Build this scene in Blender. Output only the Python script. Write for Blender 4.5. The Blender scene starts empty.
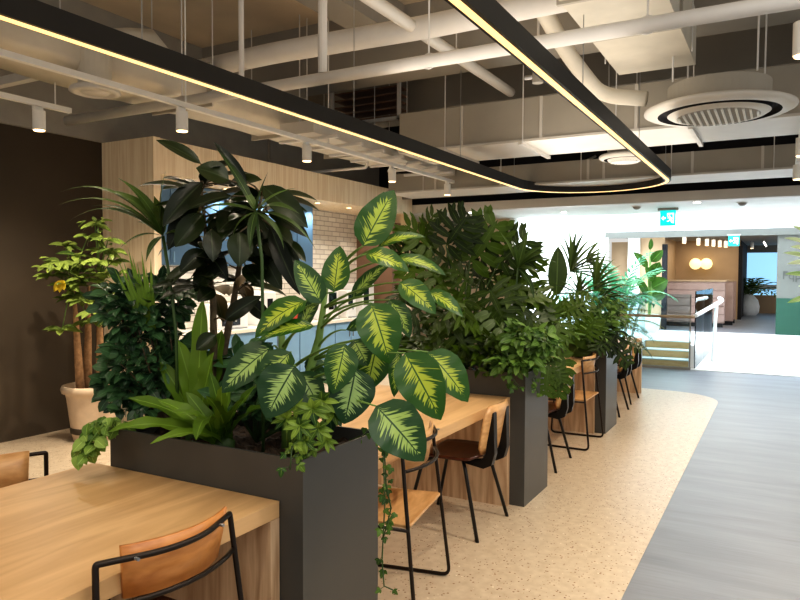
import bpy, math, random
from mathutils import Vector as V, Matrix
R = math.radians
PI = math.pi
COL = bpy.context.scene.collection
SC = bpy.context.scene

# ------------------------------------------------------------------ camera
FPX, YAW, PIT, ROLL, CH = 685.8, 0.5068, 0.0379, 0.0034, 1.57
CAMP = V((0, 0, CH))
FW = V((math.cos(YAW)*math.cos(PIT), math.sin(YAW)*math.cos(PIT), -math.sin(PIT)))
RT = FW.cross(V((0, 0, 1))).normalized()
UP = RT.cross(FW)
RT, UP = RT*math.cos(ROLL)+UP*math.sin(ROLL), -RT*math.sin(ROLL)+UP*math.cos(ROLL)
cd = bpy.data.cameras.new('camera'); cam = bpy.data.objects.new('camera', cd); COL.objects.link(cam)
cd.sensor_width = 36; cd.lens = FPX/800*36; cd.clip_start = 0.05; cd.clip_end = 200
m = Matrix((RT, UP, -FW)).transposed().to_4x4(); m.translation = CAMP
cam.matrix_world = m
SC.camera = cam
def at(px, py, z):
    """world point seen at a pixel of the photograph, z metres in front of the lens"""
    return CAMP + (FW + RT*((px-400)/FPX) - UP*((py-300)/FPX))*z

# ------------------------------------------------------------------ materials
def new_mat(name):
    m = bpy.data.materials.new(name); m.use_nodes = True
    nt = m.node_tree; b = nt.nodes['Principled BSDF']
    return m, nt, b
def N(nt, t, **kw):
    n = nt.nodes.new(t)
    for k, v in kw.items():
        if k in n.inputs: n.inputs[k].default_value = v
        else: setattr(n, k, v)
    return n
def ramp(nt, stops, fac=None):
    n = nt.nodes.new('ShaderNodeValToRGB'); e = n.color_ramp.elements
    while len(e) < len(stops): e.new(.5)
    for i, (p, c) in enumerate(stops):
        e[i].position = p; e[i].color = (*c, 1) if len(c) == 3 else c
    if fac is not None: nt.links.new(fac, n.inputs[0])
    return n
def rgb(r, g, b):   # sRGB 0-255 -> linear
    f = lambda c: (c/255/12.92 if c/255 <= .04045 else ((c/255+.055)/1.055)**2.4)
    return (f(r), f(g), f(b))
def coords(nt, scale=(1, 1, 1), kind='Object', rot=(0, 0, 0)):
    tc = nt.nodes.new('ShaderNodeTexCoord'); mp = nt.nodes.new('ShaderNodeMapping')
    nt.links.new(tc.outputs[kind], mp.inputs[0]); mp.inputs['Scale'].default_value = scale
    mp.inputs['Rotation'].default_value = rot
    return mp.outputs[0]
def plain(name, c, rough=.5, metal=0, var=.12, vs=6, bump=0, spec=None):
    m, nt, b = new_mat(name)
    n = N(nt, 'ShaderNodeTexNoise', Scale=vs, Detail=4); nt.links.new(coords(nt), n.inputs['Vector'])
    c2 = tuple(max(0, x*(1-var)) for x in c); c3 = tuple(min(1, x*(1+var)) for x in c)
    r = ramp(nt, [(.3, c2), (.7, c3)], n.outputs['Fac'])
    nt.links.new(r.outputs[0], b.inputs['Base Color'])
    b.inputs['Roughness'].default_value = rough; b.inputs['Metallic'].default_value = metal
    if spec is not None: b.inputs['Specular IOR Level'].default_value = spec
    if bump:
        bp = N(nt, 'ShaderNodeBump', Strength=bump, Distance=.01); nt.links.new(n.outputs['Fac'], bp.inputs['Height'])
        nt.links.new(bp.outputs[0], b.inputs['Normal'])
    return m
def emis(name, c, s):
    m, nt, b = new_mat(name)
    b.inputs['Base Color'].default_value = (*c, 1)
    b.inputs['Emission Color'].default_value = (*c, 1); b.inputs['Emission Strength'].default_value = s
    return m
def wood(name, light, dark, stretch=(1.2, 14, 14), rough=.42, rings=.5, streak=30):
    m, nt, b = new_mat(name)
    co = coords(nt, stretch)
    n1 = N(nt, 'ShaderNodeTexNoise', Scale=1.0, Detail=3, Distortion=.6); nt.links.new(co, n1.inputs['Vector'])
    mul = N(nt, 'ShaderNodeMath', operation='MULTIPLY'); nt.links.new(n1.outputs['Fac'], mul.inputs[0]); mul.inputs[1].default_value = 14*rings
    fr = N(nt, 'ShaderNodeMath', operation='PINGPONG'); nt.links.new(mul.outputs[0], fr.inputs[0]); fr.inputs[1].default_value = 1
    n2 = N(nt, 'ShaderNodeTexNoise', Scale=streak/6, Detail=5); nt.links.new(co, n2.inputs['Vector'])
    mx = N(nt, 'ShaderNodeMix', data_type='FLOAT'); mx.inputs[0].default_value = .55
    nt.links.new(fr.outputs[0], mx.inputs[2]); nt.links.new(n2.outputs['Fac'], mx.inputs[3])
    r = ramp(nt, [(.25, dark), (.75, light)], mx.outputs[0])
    nt.links.new(r.outputs[0], b.inputs['Base Color']); b.inputs['Roughness'].default_value = rough
    return m
M = {}
M['oak'] = wood('oak_table_top', rgb(214,176,128), rgb(192,154,108), (.8, 6, 6), .38, .5)
M['oak_leg'] = wood('oak_table_panel', rgb(206,178,146), rgb(170,138,106), (9, 9, .9), .5, .6)
M['ash'] = wood('pale_lamella', rgb(250,234,206), rgb(232,210,176), (22, 22, .8), .5, .35)
M['ply'] = wood('honey_plywood', rgb(214,148,84), rgb(182,114,56), (3, 12, 12), .35, .4)
M['ply2'] = wood('pale_plywood', rgb(212,168,116), rgb(180,134,84), (3, 12, 12), .35, .4)
M['walnut'] = wood('dark_seat', rgb(84,44,30), rgb(52,26,20), (3, 12, 12), .3, .4)
M['step'] = wood('stair_oak', rgb(250,200,144), rgb(236,176,116), (12, 2, 12), .45, .4)
M['white'] = plain('white_plaster', rgb(232,232,228), .7, var=.02)
M['bright'] = plain('white_stone', rgb(246,246,244), .5, var=.01)
M['brown'] = plain('dark_brown_wall', rgb(68,58,45), .75, var=.16, vs=1.3, bump=.1)
M['dgrey'] = plain('dark_grey_upper_wall', rgb(160,158,152), .85, var=.06)
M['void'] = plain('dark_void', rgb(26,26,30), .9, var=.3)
M['concrete'] = plain('concrete_ceiling', rgb(206,192,170), .9, var=.12, vs=1.2, bump=.15)
M['beam'] = plain('grey_beam', rgb(152,148,140), .85, var=.08, vs=1.5)
M['duct'] = plain('painted_duct', rgb(168,162,150), .6, var=.06, vs=2)
M['duct_w'] = plain('light_duct', rgb(206,202,194), .5, var=.06, vs=2)
M['wrap'] = plain('wrapped_duct', rgb(204,198,184), .65, var=.1, vs=3, bump=.5)
M['pipe'] = plain('white_pipe', rgb(216,214,210), .5, var=.04)
M['black'] = plain('black_metal', rgb(26,25,24), .4, .3, var=.1)
M['bmatt'] = plain('black_lamp_housing', rgb(34,32,30), .55, .0, var=.1)
M['tube'] = plain('dark_bronze_tube', rgb(46,38,32), .35, .6, var=.1)
M['planter'] = plain('graphite_metal', rgb(84,84,82), .40, .35, var=.06, vs=2)
M['soil'] = plain('dark_soil', rgb(52,38,26), .95, var=.6, vs=40, bump=1)
M['terra'] = plain('pale_terracotta', rgb(206,184,158), .8, var=.1, vs=8, bump=.2)
M['bark'] = plain('pale_bark', rgb(168,132,96), .85, var=.25, vs=30, bump=.8)
M['dbark'] = plain('grey_bark', rgb(92,80,62), .85, var=.3, vs=30, bump=.8)
M['stemg'] = plain('green_stem', rgb(106,138,66), .5, var=.2, vs=10)
M['stemd'] = plain('dark_green_stem', rgb(52,78,34), .5, var=.2, vs=10)
M['blue'] = plain('blue_cabinet', rgb(84,120,156), .4, var=.03)
M['blue2'] = plain('pale_blue_cabinet', rgb(120,158,192), .4, var=.03)
M['counter'] = plain('pale_counter', rgb(225,220,210), .3, var=.03)
M['appl'] = plain('white_appliance', rgb(230,230,230), .3, var=.02)
M['steel'] = plain('steel', rgb(170,172,175), .3, .9, var=.04)
M['screen'] = plain('black_screen', rgb(14,14,16), .15, var=.1)
M['red'] = plain('red_tin', rgb(170,60,40), .4, var=.1)
M['beige'] = plain('beige_wall', rgb(206,186,158), .75, var=.03, vs=2)
M['tan'] = plain('tan_wood_wall', rgb(180,152,120), .6, var=.05, vs=2)
M['pink'] = plain('pinkish_upholstery', rgb(176,150,140), .8, var=.06)
M['green'] = plain('deep_green_paint', rgb(14,66,50), .6, var=.04)
M['letter'] = plain('grey_letters', rgb(66,68,64), .6)
M['lgrey2'] = plain('grey_paint', rgb(98,100,95), .7, var=.03)
M['lgrey'] = plain('light_grey_paint', rgb(196,198,190), .7, var=.03)
M['bag'] = plain('white_plastic_bag', rgb(225,228,230), .5, var=.06, bump=.6)
M['brush'] = plain('brown_panel', rgb(120,92,74), .6, var=.05)
M['led'] = emis('led_strip', (1, .66, .28), 1.15)
M['glow'] = emis('spot_glow', (1, .66, .32), 5)
M['down'] = emis('downlight_glow', (1, .95, .85), 12)
M['globe'] = emis('globe_glow', (1, .84, .42), 1.0)
M['daywin'] = emis('daylit_window', (.34, .66, .95), .85)
M['sky_glass'] = emis('overcast_daylight_glass', (.93, .97, 1), 2.2)
M['sign'] = emis('sign_cyan', (0.0, .52, .50), 1.1)
M['signw'] = emis('sign_white', (.75, 1, 1), 1.4)

def glass():
    m, nt, b = new_mat('clear_glass')
    out = nt.nodes['Material Output']
    tr = N(nt, 'ShaderNodeBsdfTransparent'); tr.inputs[0].default_value = (.80, .90, .92, 1)
    gl = N(nt, 'ShaderNodeBsdfGlossy', Roughness=.02)
    fr = N(nt, 'ShaderNodeFresnel', IOR=1.45)
    mx = N(nt, 'ShaderNodeMixShader'); nt.links.new(fr.outputs[0], mx.inputs[0])
    nt.links.new(tr.outputs[0], mx.inputs[1]); nt.links.new(gl.outputs[0], mx.inputs[2])
    nt.links.new(mx.outputs[0], out.inputs[0]); return m
M['glass'] = glass()
def terrazzo():
    m, nt, b = new_mat('cream_terrazzo')
    co = coords(nt, (1, 1, 1))
    v = N(nt, 'ShaderNodeTexVoronoi', Scale=64.0, Randomness=1.0); nt.links.new(co, v.inputs['Vector'])
    sep = N(nt, 'ShaderNodeSeparateColor'); nt.links.new(v.outputs['Color'], sep.inputs[0])
    # only some cells hold a chip, size varies by cell
    a = N(nt, 'ShaderNodeMath', operation='MULTIPLY'); nt.links.new(sep.outputs[0], a.inputs[0]); a.inputs[1].default_value = .38
    lt = N(nt, 'ShaderNodeMath', operation='LESS_THAN'); nt.links.new(v.outputs['Distance'], lt.inputs[0]); nt.links.new(a.outputs[0], lt.inputs[1])
    gt = N(nt, 'ShaderNodeMath', operation='GREATER_THAN'); nt.links.new(sep.outputs[1], gt.inputs[0]); gt.inputs[1].default_value = .45
    f = N(nt, 'ShaderNodeMath', operation='MULTIPLY'); nt.links.new(lt.outputs[0], f.inputs[0]); nt.links.new(gt.outputs[0], f.inputs[1])
    chip = ramp(nt, [(0, rgb(104,66,40)), (.45, rgb(150,112,76)), (.8, rgb(176,150,120)), (1, rgb(240,230,214))], sep.outputs[2])
    n = N(nt, 'ShaderNodeTexNoise', Scale=18, Detail=6); nt.links.new(co, n.inputs['Vector'])
    base = ramp(nt, [(.3, rgb(184,166,142)), (.7, rgb(201,185,162))], n.outputs['Fac'])
    mx = N(nt, 'ShaderNodeMix', data_type='RGBA'); nt.links.new(f.outputs[0], mx.inputs[0])
    nt.links.new(base.outputs[0], mx.inputs[6]); nt.links.new(chip.outputs[0], mx.inputs[7])
    nt.links.new(mx.outputs[2], b.inputs['Base Color']); b.inputs['Roughness'].default_value = .36
    return m
M['terrazzo'] = terrazzo()
def vinyl():
    m, nt, b = new_mat('blue_grey_vinyl')
    n = N(nt, 'ShaderNodeTexNoise', Scale=1.0, Detail=6, Distortion=.3); nt.links.new(coords(nt, (5, .8, 1)), n.inputs['Vector'])
    n2 = N(nt, 'ShaderNodeTexNoise', Scale=1.0, Detail=4); nt.links.new(coords(nt, (60, 3, 1)), n2.inputs['Vector'])
    mx = N(nt, 'ShaderNodeMix', data_type='FLOAT'); mx.inputs[0].default_value = .35
    nt.links.new(n.outputs['Fac'], mx.inputs[2]); nt.links.new(n2.outputs['Fac'], mx.inputs[3])
    r = ramp(nt, [(.3, rgb(102,106,114)), (.7, rgb(128,133,142))], mx.outputs[0])
    nt.links.new(r.outputs[0], b.inputs['Base Color']); b.inputs['Roughness'].default_value = .38
    return m
M['vinyl'] = vinyl()
def brick():
    m, nt, b = new_mat('white_brick')
    t = N(nt, 'ShaderNodeTexBrick', Scale=1.0)
    t.inputs['Color1'].default_value = (*rgb(226,220,208), 1); t.inputs['Color2'].default_value = (*rgb(208,200,188), 1)
    t.inputs['Mortar'].default_value = (*rgb(160,152,140), 1)
    t.inputs['Brick Width'].default_value = .22; t.inputs['Row Height'].default_value = .075; t.inputs['Mortar Size'].default_value = .006
    nt.links.new(coords(nt, (1, 1, 1), 'Object', (R(90), 0, 0)), t.inputs['Vector'])
    nt.links.new(t.outputs['Color'], b.inputs['Base Color']); b.inputs['Roughness'].default_value = .5
    return m
M['brick'] = brick()

def leafmat(name, c1, c2, rough=.38, trans=.25, tcol=None):
    """two greens mixed by a per-leaf tint, paler midrib from the leaf's own uv"""
    m, nt, b = new_mat(name); out = nt.nodes['Material Output']
    at_ = N(nt, 'ShaderNodeAttribute', attribute_name='tint')
    n = N(nt, 'ShaderNodeTexNoise', Scale=9, Detail=3); nt.links.new(coords(nt), n.inputs['Vector'])
    ad = N(nt, 'ShaderNodeMath', operation='MULTIPLY_ADD'); nt.links.new(n.outputs['Fac'], ad.inputs[0]); ad.inputs[1].default_value = .5
    nt.links.new(at_.outputs['Fac'], ad.inputs[2])
    r = ramp(nt, [(.25, c1), (1.2, c2)], ad.outputs[0])
    uv = N(nt, 'ShaderNodeUVMap'); sp = N(nt, 'ShaderNodeSeparateXYZ'); nt.links.new(uv.outputs[0], sp.inputs[0])
    d = N(nt, 'ShaderNodeMath', operation='SUBTRACT'); nt.links.new(sp.outputs[0], d.inputs[0]); d.inputs[1].default_value = .5
    ab = N(nt, 'ShaderNodeMath', operation='ABSOLUTE'); nt.links.new(d.outputs[0], ab.inputs[0])
    lt = N(nt, 'ShaderNodeMath', operation='LESS_THAN'); nt.links.new(ab.outputs[0], lt.inputs[0]); lt.inputs[1].default_value = .035
    mx = N(nt, 'ShaderNodeMix', data_type='RGBA'); 
    ml = N(nt, 'ShaderNodeMath', operation='MULTIPLY'); nt.links.new(lt.outputs[0], ml.inputs[0]); ml.inputs[1].default_value = .5
    nt.links.new(ml.outputs[0], mx.inputs[0]); nt.links.new(r.outputs[0], mx.inputs[6])
    mx.inputs[7].default_value = (*[min(1, x*1.8+.03) for x in c2], 1)
    nt.links.new(mx.outputs[2], b.inputs['Base Color']); b.inputs['Roughness'].default_value = rough; b.inputs['Specular IOR Level'].default_value = .3
    tr = N(nt, 'ShaderNodeBsdfTranslucent'); nt.links.new(mx.outputs[2], tr.inputs[0])
    ms = N(nt, 'ShaderNodeMixShader'); ms.inputs[0].default_value = trans
    nt.links.new(b.outputs[0], ms.inputs[1]); nt.links.new(tr.outputs[0], ms.inputs[2]); nt.links.new(ms.outputs[0], out.inputs[0])
    return m
def variegated():
    m, nt, b = new_mat('variegated_leaf'); out = nt.nodes['Material Output']; L = nt.links.new
    def mth(op, a, c, d=None):
        n = N(nt, 'ShaderNodeMath', operation=op)
        for i, x in enumerate((a, c, d)):
            if x is None: continue
            if isinstance(x, (int, float)): n.inputs[i].default_value = x
            else: L(x, n.inputs[i])
        return n.outputs[0]
    uv = N(nt, 'ShaderNodeUVMap'); sp = N(nt, 'ShaderNodeSeparateXYZ'); L(uv.outputs[0], sp.inputs[0])
    tint = N(nt, 'ShaderNodeAttribute', attribute_name='tint').outputs['Fac']
    u, v = sp.outputs[0], sp.outputs[1]
    s = mth('MULTIPLY', mth('SUBTRACT', u, .5), 2.0); d = mth('ABSOLUTE', s, 0)
    ph = mth('SUBTRACT', v, mth('MULTIPLY', d, .20))
    cb = N(nt, 'ShaderNodeCombineXYZ'); L(mth('MULTIPLY', ph, 30.0), cb.inputs[0]); L(mth('MULTIPLY', mth('SIGN', s, 0), 5.0), cb.inputs[1])
    L(mth('ADD', mth('MULTIPLY', tint, 31.0), mth('MULTIPLY', d, .9)), cb.inputs[2])
    n = N(nt, 'ShaderNodeTexNoise', Scale=1.0, Detail=1.5, Roughness=.6); L(cb.outputs[0], n.inputs['Vector'])
    # pale where noise high and close to the midrib, fading to base, tip and edge
    env = mth('MULTIPLY', mth('SUBTRACT', 1.0, mth('POWER', mth('ABSOLUTE', mth('SUBTRACT', mth('MULTIPLY', v, 2.0), .92), 0), 3.0)), .82)
    val = mth('ADD', mth('SUBTRACT', mth('MULTIPLY', mth('SUBTRACT', n.outputs['Fac'], .5), 2.3), mth('MULTIPLY', d, 1.02)), env)
    mask = N(nt, 'ShaderNodeMapRange'); L(val, mask.inputs[0]); mask.inputs[1].default_value = .36; mask.inputs[2].default_value = .52
    notmid = mth('GREATER_THAN', d, .035)
    mk = mth('MULTIPLY', mask.outputs[0], notmid)
    dark = ramp(nt, [(0, rgb(20,60,30)), (1, rgb(48,92,22))], tint)
    pale = ramp(nt, [(0, rgb(156,188,124)), (.55, rgb(166,192,82)), (1, rgb(180,194,60))], tint)
    mx = N(nt, 'ShaderNodeMix', data_type='RGBA'); L(mk, mx.inputs[0]); L(dark.outputs[0], mx.inputs[6]); L(pale.outputs[0], mx.inputs[7])
    L(mx.outputs[2], b.inputs['Base Color']); b.inputs['Roughness'].default_value = .36
    bp = N(nt, 'ShaderNodeBump', Strength=.25, Distance=.004); L(n.outputs['Fac'], bp.inputs['Height']); L(bp.outputs[0], b.inputs['Normal'])
    tr = N(nt, 'ShaderNodeBsdfTranslucent'); L(mx.outputs[2], tr.inputs[0])
    ms = N(nt, 'ShaderNodeMixShader'); ms.inputs[0].default_value = .25
    L(b.outputs[0], ms.inputs[1]); L(tr.outputs[0], ms.inputs[2]); L(ms.outputs[0], out.inputs[0])
    return m
M['dieff'] = variegated()
M['rubber'] = leafmat('rubber_leaf', rgb(10,20,8), rgb(34,48,16), .3, .05)
M['bush'] = leafmat('dark_bush_leaf', rgb(28,54,36), rgb(70,106,68), .3, .12)
M['nest'] = leafmat('bright_strap_leaf', rgb(58,92,20), rgb(112,146,48), .4, .3)
M['pothos'] = leafmat('pothos_leaf', rgb(78,118,44), rgb(150,180,92), .4, .25)
M['money'] = leafmat('money_tree_leaf', rgb(58,78,34), rgb(132,150,72), .4, .3)
M['palm'] = leafmat('palm_leaf', rgb(36,58,24), rgb(84,108,48), .4, .2)
M['philo'] = leafmat('philodendron_leaf', rgb(20,36,6), rgb(66,90,16), .35, .25)
M['ivy'] = leafmat('ivy_leaf', rgb(40,70,28), rgb(96,128,56), .45, .2)
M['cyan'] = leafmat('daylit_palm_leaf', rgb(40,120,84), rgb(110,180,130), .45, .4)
M['umb'] = leafmat('schefflera_leaf', rgb(46,82,30), rgb(140,168,66), .35, .25)
M['strel'] = leafmat('paddle_leaf', rgb(20,50,16), rgb(60,96,24), .4, .15)
M['yellow'] = leafmat('yellowed_leaf', rgb(200,160,30), rgb(230,200,60), .45, .3)
M['pale'] = leafmat('pale_leaf', rgb(150,190,110), rgb(225,240,200), .45, .3)

# ------------------------------------------------------------------ mesh building
class MB:
    def __init__(s): s.v = []; s.f = []; s.uv = []; s.mi = []; s.t = []; s.tint = 0.0; s.m = 0
    def vert(s, p): s.v.append(tuple(p)); s.t.append(s.tint); return len(s.v)-1
    def face(s, idx, uvs=None): s.f.append(tuple(idx)); s.uv.append(uvs or [(0, 0)]*len(idx)); s.mi.append(s.m)
    def box(s, a, b, rot=None, org=(0, 0, 0)):
        x0, y0, z0 = a; x1, y1, z1 = b
        ps = [(x0,y0,z0),(x1,y0,z0),(x1,y1,z0),(x0,y1,z0),(x0,y0,z1),(x1,y0,z1),(x1,y1,z1),(x0,y1,z1)]
        if rot is not None: ps = [rot @ V(p) + V(org) for p in ps]
        i = [s.vert(p) for p in ps]
        for q in ((0,3,2,1),(4,5,6,7),(0,1,5,4),(1,2,6,5),(2,3,7,6),(3,0,4,7)): s.face([i[k] for k in q])
        return s
    def cyl(s, p0, p1, r0, r1=None, n=16, cap=True):
        return s.tube([p0, p1], [r0, r0 if r1 is None else r1], n, cap)
    def tube(s, pts, r, n=8, cap=True, closed=False):
        pts = [V(p) for p in pts]; k = len(pts)
        rs = r if isinstance(r, (list, tuple)) else [r]*k
        prev = None; rings = []
        for i, p in enumerate(pts):
            a = pts[(i-1) % k] if (closed or i > 0) else p
            b = pts[(i+1) % k] if (closed or i < k-1) else p
            t = (b-a)
            t = t.normalized() if t.length > 1e-9 else V((0, 0, 1))
            if prev is None:
                x = t.cross(V((0, 0, 1)))
                if x.length < .05: x = t.cross(V((0, 1, 0)))
                x.normalize()
            else:
                x = prev - t*prev.dot(t)
                if x.length < 1e-6: x = t.cross(V((1, 0, 0)))
                x.normalize()
            prev = x; y = t.cross(x)
            rings.append([s.vert(p + (x*math.cos(2*PI*j/n) + y*math.sin(2*PI*j/n))*rs[i]) for j in range(n)])
        for i in range(k if closed else k-1):
            A, B = rings[i], rings[(i+1) % k]
            for j in range(n): s.face((A[j], A[(j+1) % n], B[(j+1) % n], B[j]))
        if cap and not closed:
            s.face(rings[0][::-1]); s.face(rings[-1])
        return s
    def lathe(s, prof, c=(0, 0, 0), n=24):
        rings = [[s.vert((c[0]+r*math.cos(2*PI*j/n), c[1]+r*math.sin(2*PI*j/n), c[2]+z)) for j in range(n)] for r, z in prof]
        for A, B in zip(rings, rings[1:]):
            for j in range(n): s.face((A[j], A[(j+1) % n], B[(j+1) % n], B[j]))
        return s
    def prism(s, poly, z0, z1):
        a = [s.vert((x, y, z0)) for x, y in poly]; b = [s.vert((x, y, z1)) for x, y in poly]; n = len(poly)
        s.face(a[::-1]); s.face(b)
        for i in range(n): s.face((a[i], a[(i+1) % n], b[(i+1) % n], b[i]))
        return s
    def build(s, name, mat, parent=None, smooth=False, bevel=0, loc=None):
        me = bpy.data.meshes.new(name); me.from_pydata(s.v, [], s.f)
        mats = mat if isinstance(mat, (list, tuple)) else [mat]
        for x in mats: me.materials.append(x)
        uvl = me.uv_layers.new(name='UVMap'); k = 0
        flat = []
        for u in s.uv:
            for a in u: flat += [a[0], a[1]]
        uvl.data.foreach_set('uv', flat)
        at_ = me.attributes.new('tint', 'FLOAT', 'POINT'); at_.data.foreach_set('value', s.t)
        me.polygons.foreach_set('material_index', s.mi)
        if smooth: me.polygons.foreach_set('use_smooth', [True]*len(me.polygons))
        me.update()
        o = bpy.data.objects.new(name, me); COL.objects.link(o)
        if parent is not None: o.parent = parent
        if loc is not None: o.location = loc
        if bevel:
            b = o.modifiers.new('bevel', 'BEVEL'); b.width = bevel; b.segments = 2; b.limit_method = 'ANGLE'
        return o
def box(name, a, b, mat, parent=None, bevel=0, loc=None): return MB().box(a, b).build(name, mat, parent, bevel=bevel, loc=loc)
def tag(o, label, cat, group=None, kind=None):
    o['label'] = label; o['category'] = cat
    if group: o['group'] = group
    if kind: o['kind'] = kind
    return o
def struct(o): o['kind'] = 'structure'; return o
def empty(name, label, cat, loc=(0, 0, 0), rz=0, group=None):
    o = bpy.data.objects.new(name, None); COL.objects.link(o); o.location = loc; o.rotation_euler = (0, 0, rz)
    o.empty_display_size = .1
    return tag(o, label, cat, group)
def copy_tree(o, parent=None):
    c = o.copy(); COL.objects.link(c); c.parent = parent
    for ch in [x for x in bpy.data.objects if x.parent == o]: copy_tree(ch, c)
    return c
def rounded(pts, r, n=5):
    """polyline with its corners rounded"""
    pts = [V(p) for p in pts]; out = [pts[0]]
    for a, b, c in zip(pts, pts[1:], pts[2:]):
        d0, d1 = (a-b), (c-b); k = min(r, d0.length*.45, d1.length*.45)
        p, q = b+d0.normalized()*k, b+d1.normalized()*k
        for i in range(n+1):
            t = i/n; out.append(p*(1-t)**2 + b*2*t*(1-t) + q*t*t)
    out.append(pts[-1]); return out
# ------------------------------------------------------------------ the setting
struct(box('floor', (-3, -4, -.1), (34, 9, 0), M['vinyl']))
tp = [(-3, .643), (9.2, .643)]
for i in range(1, 9):
    a = -PI/2 + i/8*PI/2; tp.append((9.2+.66*math.cos(a), 1.303+.66*math.sin(a)))
tp += [(9.9, 1.7), (9.9, 6.6), (-3, 6.6)]
struct(MB().prism(tp, -.02, .003).build('floor_terrazzo', M['terrazzo']))
struct(box('wall_left', (-3, 6.25, 0), (4.81, 6.5, 2.93), M['brown']))
struct(box('wall_upper', (-3, 6.2, 2.93), (10.4, 6.5, 4.3), M['dgrey']))
struct(box('ceiling', (-3, -4, 4.3), (10.5, 6.6, 4.4), M['concrete']))
# kitchen niche: fin, header, right cheek, back wall, lining
struct(box('wall_niche_side', (4.81, 5.48, 0), (4.90, 6.5, 2.93), M['ash']))
struct(box('wall_niche_header', (4.90, 5.48, 2.57), (10.14, 5.58, 2.925), M['ash']))
struct(box('wall_niche_cheek', (10.14, 5.48, 0), (10.28, 6.5, 2.925), M['ash']))
struct(box('ceiling_niche', (4.90, 5.58, 2.57), (10.14, 6.4, 2.62), M['ash']))
struct(box('wall_niche_brick', (4.90, 6.32, 0), (10.14, 6.5, 2.57), M['brick']))
struct(box('trim_niche', (9.86, 5.62, .9), (10.14, 6.32, 2.42), M['brush']))
# dark-coloured sheet standing in for the shaded ceiling cavity, fascia of the lowered ceiling, lowered ceiling, beige wall
struct(box('wall_cavity_shade', (10.45, -4, 2.73), (10.6, 6.6, 4.3), M['void']))
struct(box('trim_fascia', (10.3, -4, 2.60), (10.45, 6.6, 2.735), M['duct_w']))
struct(box('ceiling_lowered', (10.45, -4, 2.62), (12.4, 7, 2.70), M['white']))
struct(box('wall_back', (12.3, 4.45, 0), (12.5, 9, 2.62), M['beige']))
struct(box('trim_corner', (12.22, 4.36, 0), (12.5, 4.45, 2.62), M['white']))
struct(box('wall_lounge_end', (10.28, 6.5, 0), (12.3, 6.7, 2.62), M['beige']))
# atrium shell
struct(box('wall_atrium_above', (12.4, -4, 2.70), (12.5, 9, 6), M['white']))
mb = MB(); mb.box((20.5, 4.47, 0), (20.7, 9, 6)); mb.box((20.5, -6, 2.72), (20.7, 4.47, 6))
struct(mb.build('wall_atrium_far', M['bright']))
struct(box('wall_atrium_side', (12.5, 8.2, 0), (20.5, 8.4, 6), M['bright']))
struct(box('trim_opening', (20.38, -6, 2.62), (20.5, 4.5, 2.80), M['lgrey2']))
struct(box('window_1', (13.2, 8.12, .3), (20, 8.18, 4.2), M['sky_glass']))
struct(box('ceiling_atrium', (12.5, -4, 6), (20.7, 8.4, 6.1), M['bright']))
struct(box('floor_atrium', (12.21, -4, 0), (20.5, 8.2, .012), M['bright']))
# room beyond the opening
mb = MB(); mb.box((20.9, 3.62, 0), (21.0, 3.95, 2.72)); struct(mb.build('wall_far_white', M['white']))
struct(box('wall_far_tan', (21.0, 2.95, 0), (21.1, 3.62, 2.72), M['tan']))
struct(box('wall_far_left', (21.1, 3.4, 0), (27, 3.5, 2.8), M['tan']))
struct(box('wall_far_back', (27, 1.28, 0), (27.1, 3.5, 2.8), M['tan']))
struct(box('wall_far_return', (27.1, 1.25, 0), (32, 1.5, 2.8), M['void']))
mb = MB(); mb.box((20.5, -6, .97), (20.62, .1, 2.72)); mb.m = 1; mb.box((20.48, -6, 0), (20.62, .1, .97))
struct(mb.build('wall_far_right', [M['lgrey2'], M['green']]))
struct(box('wall_far_end', (32, -1, 0), (32.1, 2, .75), M['tan']))
struct(box('wall_far_end_band', (32.0, -1, 1.0), (32.1, 2, 1.18), M['lgrey']))
struct(box('wall_far_end_top', (32.0, -1, 2.5), (32.1, 2, 2.8), M['beam']))
struct(box('window_2', (32.04, -1, .72), (32.08, 2, 2.52), M['daywin']))
struct(box('window_3', (21.3, 3.9, .0), (21.36, 4.5, 2.55), M['tan']))
struct(box('door_1', (20.9, 2.86, 0), (21.0, 3.0, 2.45), M['void']))
struct(box('door_2', (26.9, 1.2, 0), (27.0, 1.32, 2.6), M['void']))
struct(box('ceiling_far', (20.7, -1, 2.8), (32.1, 4.6, 2.9), M['beam']))

# low white plinth with timber steps let into it
pl = empty('stepped_plinth', 'low white plinth with three timber steps behind the glass balustrade', 'steps', (12.3, 0, 0))
mb = MB(); mb.box((0, 1.24, .012), (2.2, 1.32, .40)); mb.box((0, 2.12, .012), (2.2, 4.3, .40)); mb.box((1.0, 1.32, .012), (2.2, 2.12, .40))
mb.build('plinth_body', M['bright'], pl)
for k in range(3):
    box('step', (.05+.30*k, 1.325, .012+.13*k), (1.0, 2.115, .012+.13*(k+1)-.02), M['step'], pl)
    box('tread', (.03+.30*k, 1.325, .012+.13*(k+1)-.018), (1.0, 2.115, .012+.13*(k+1)), M['bright'], pl)
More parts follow.
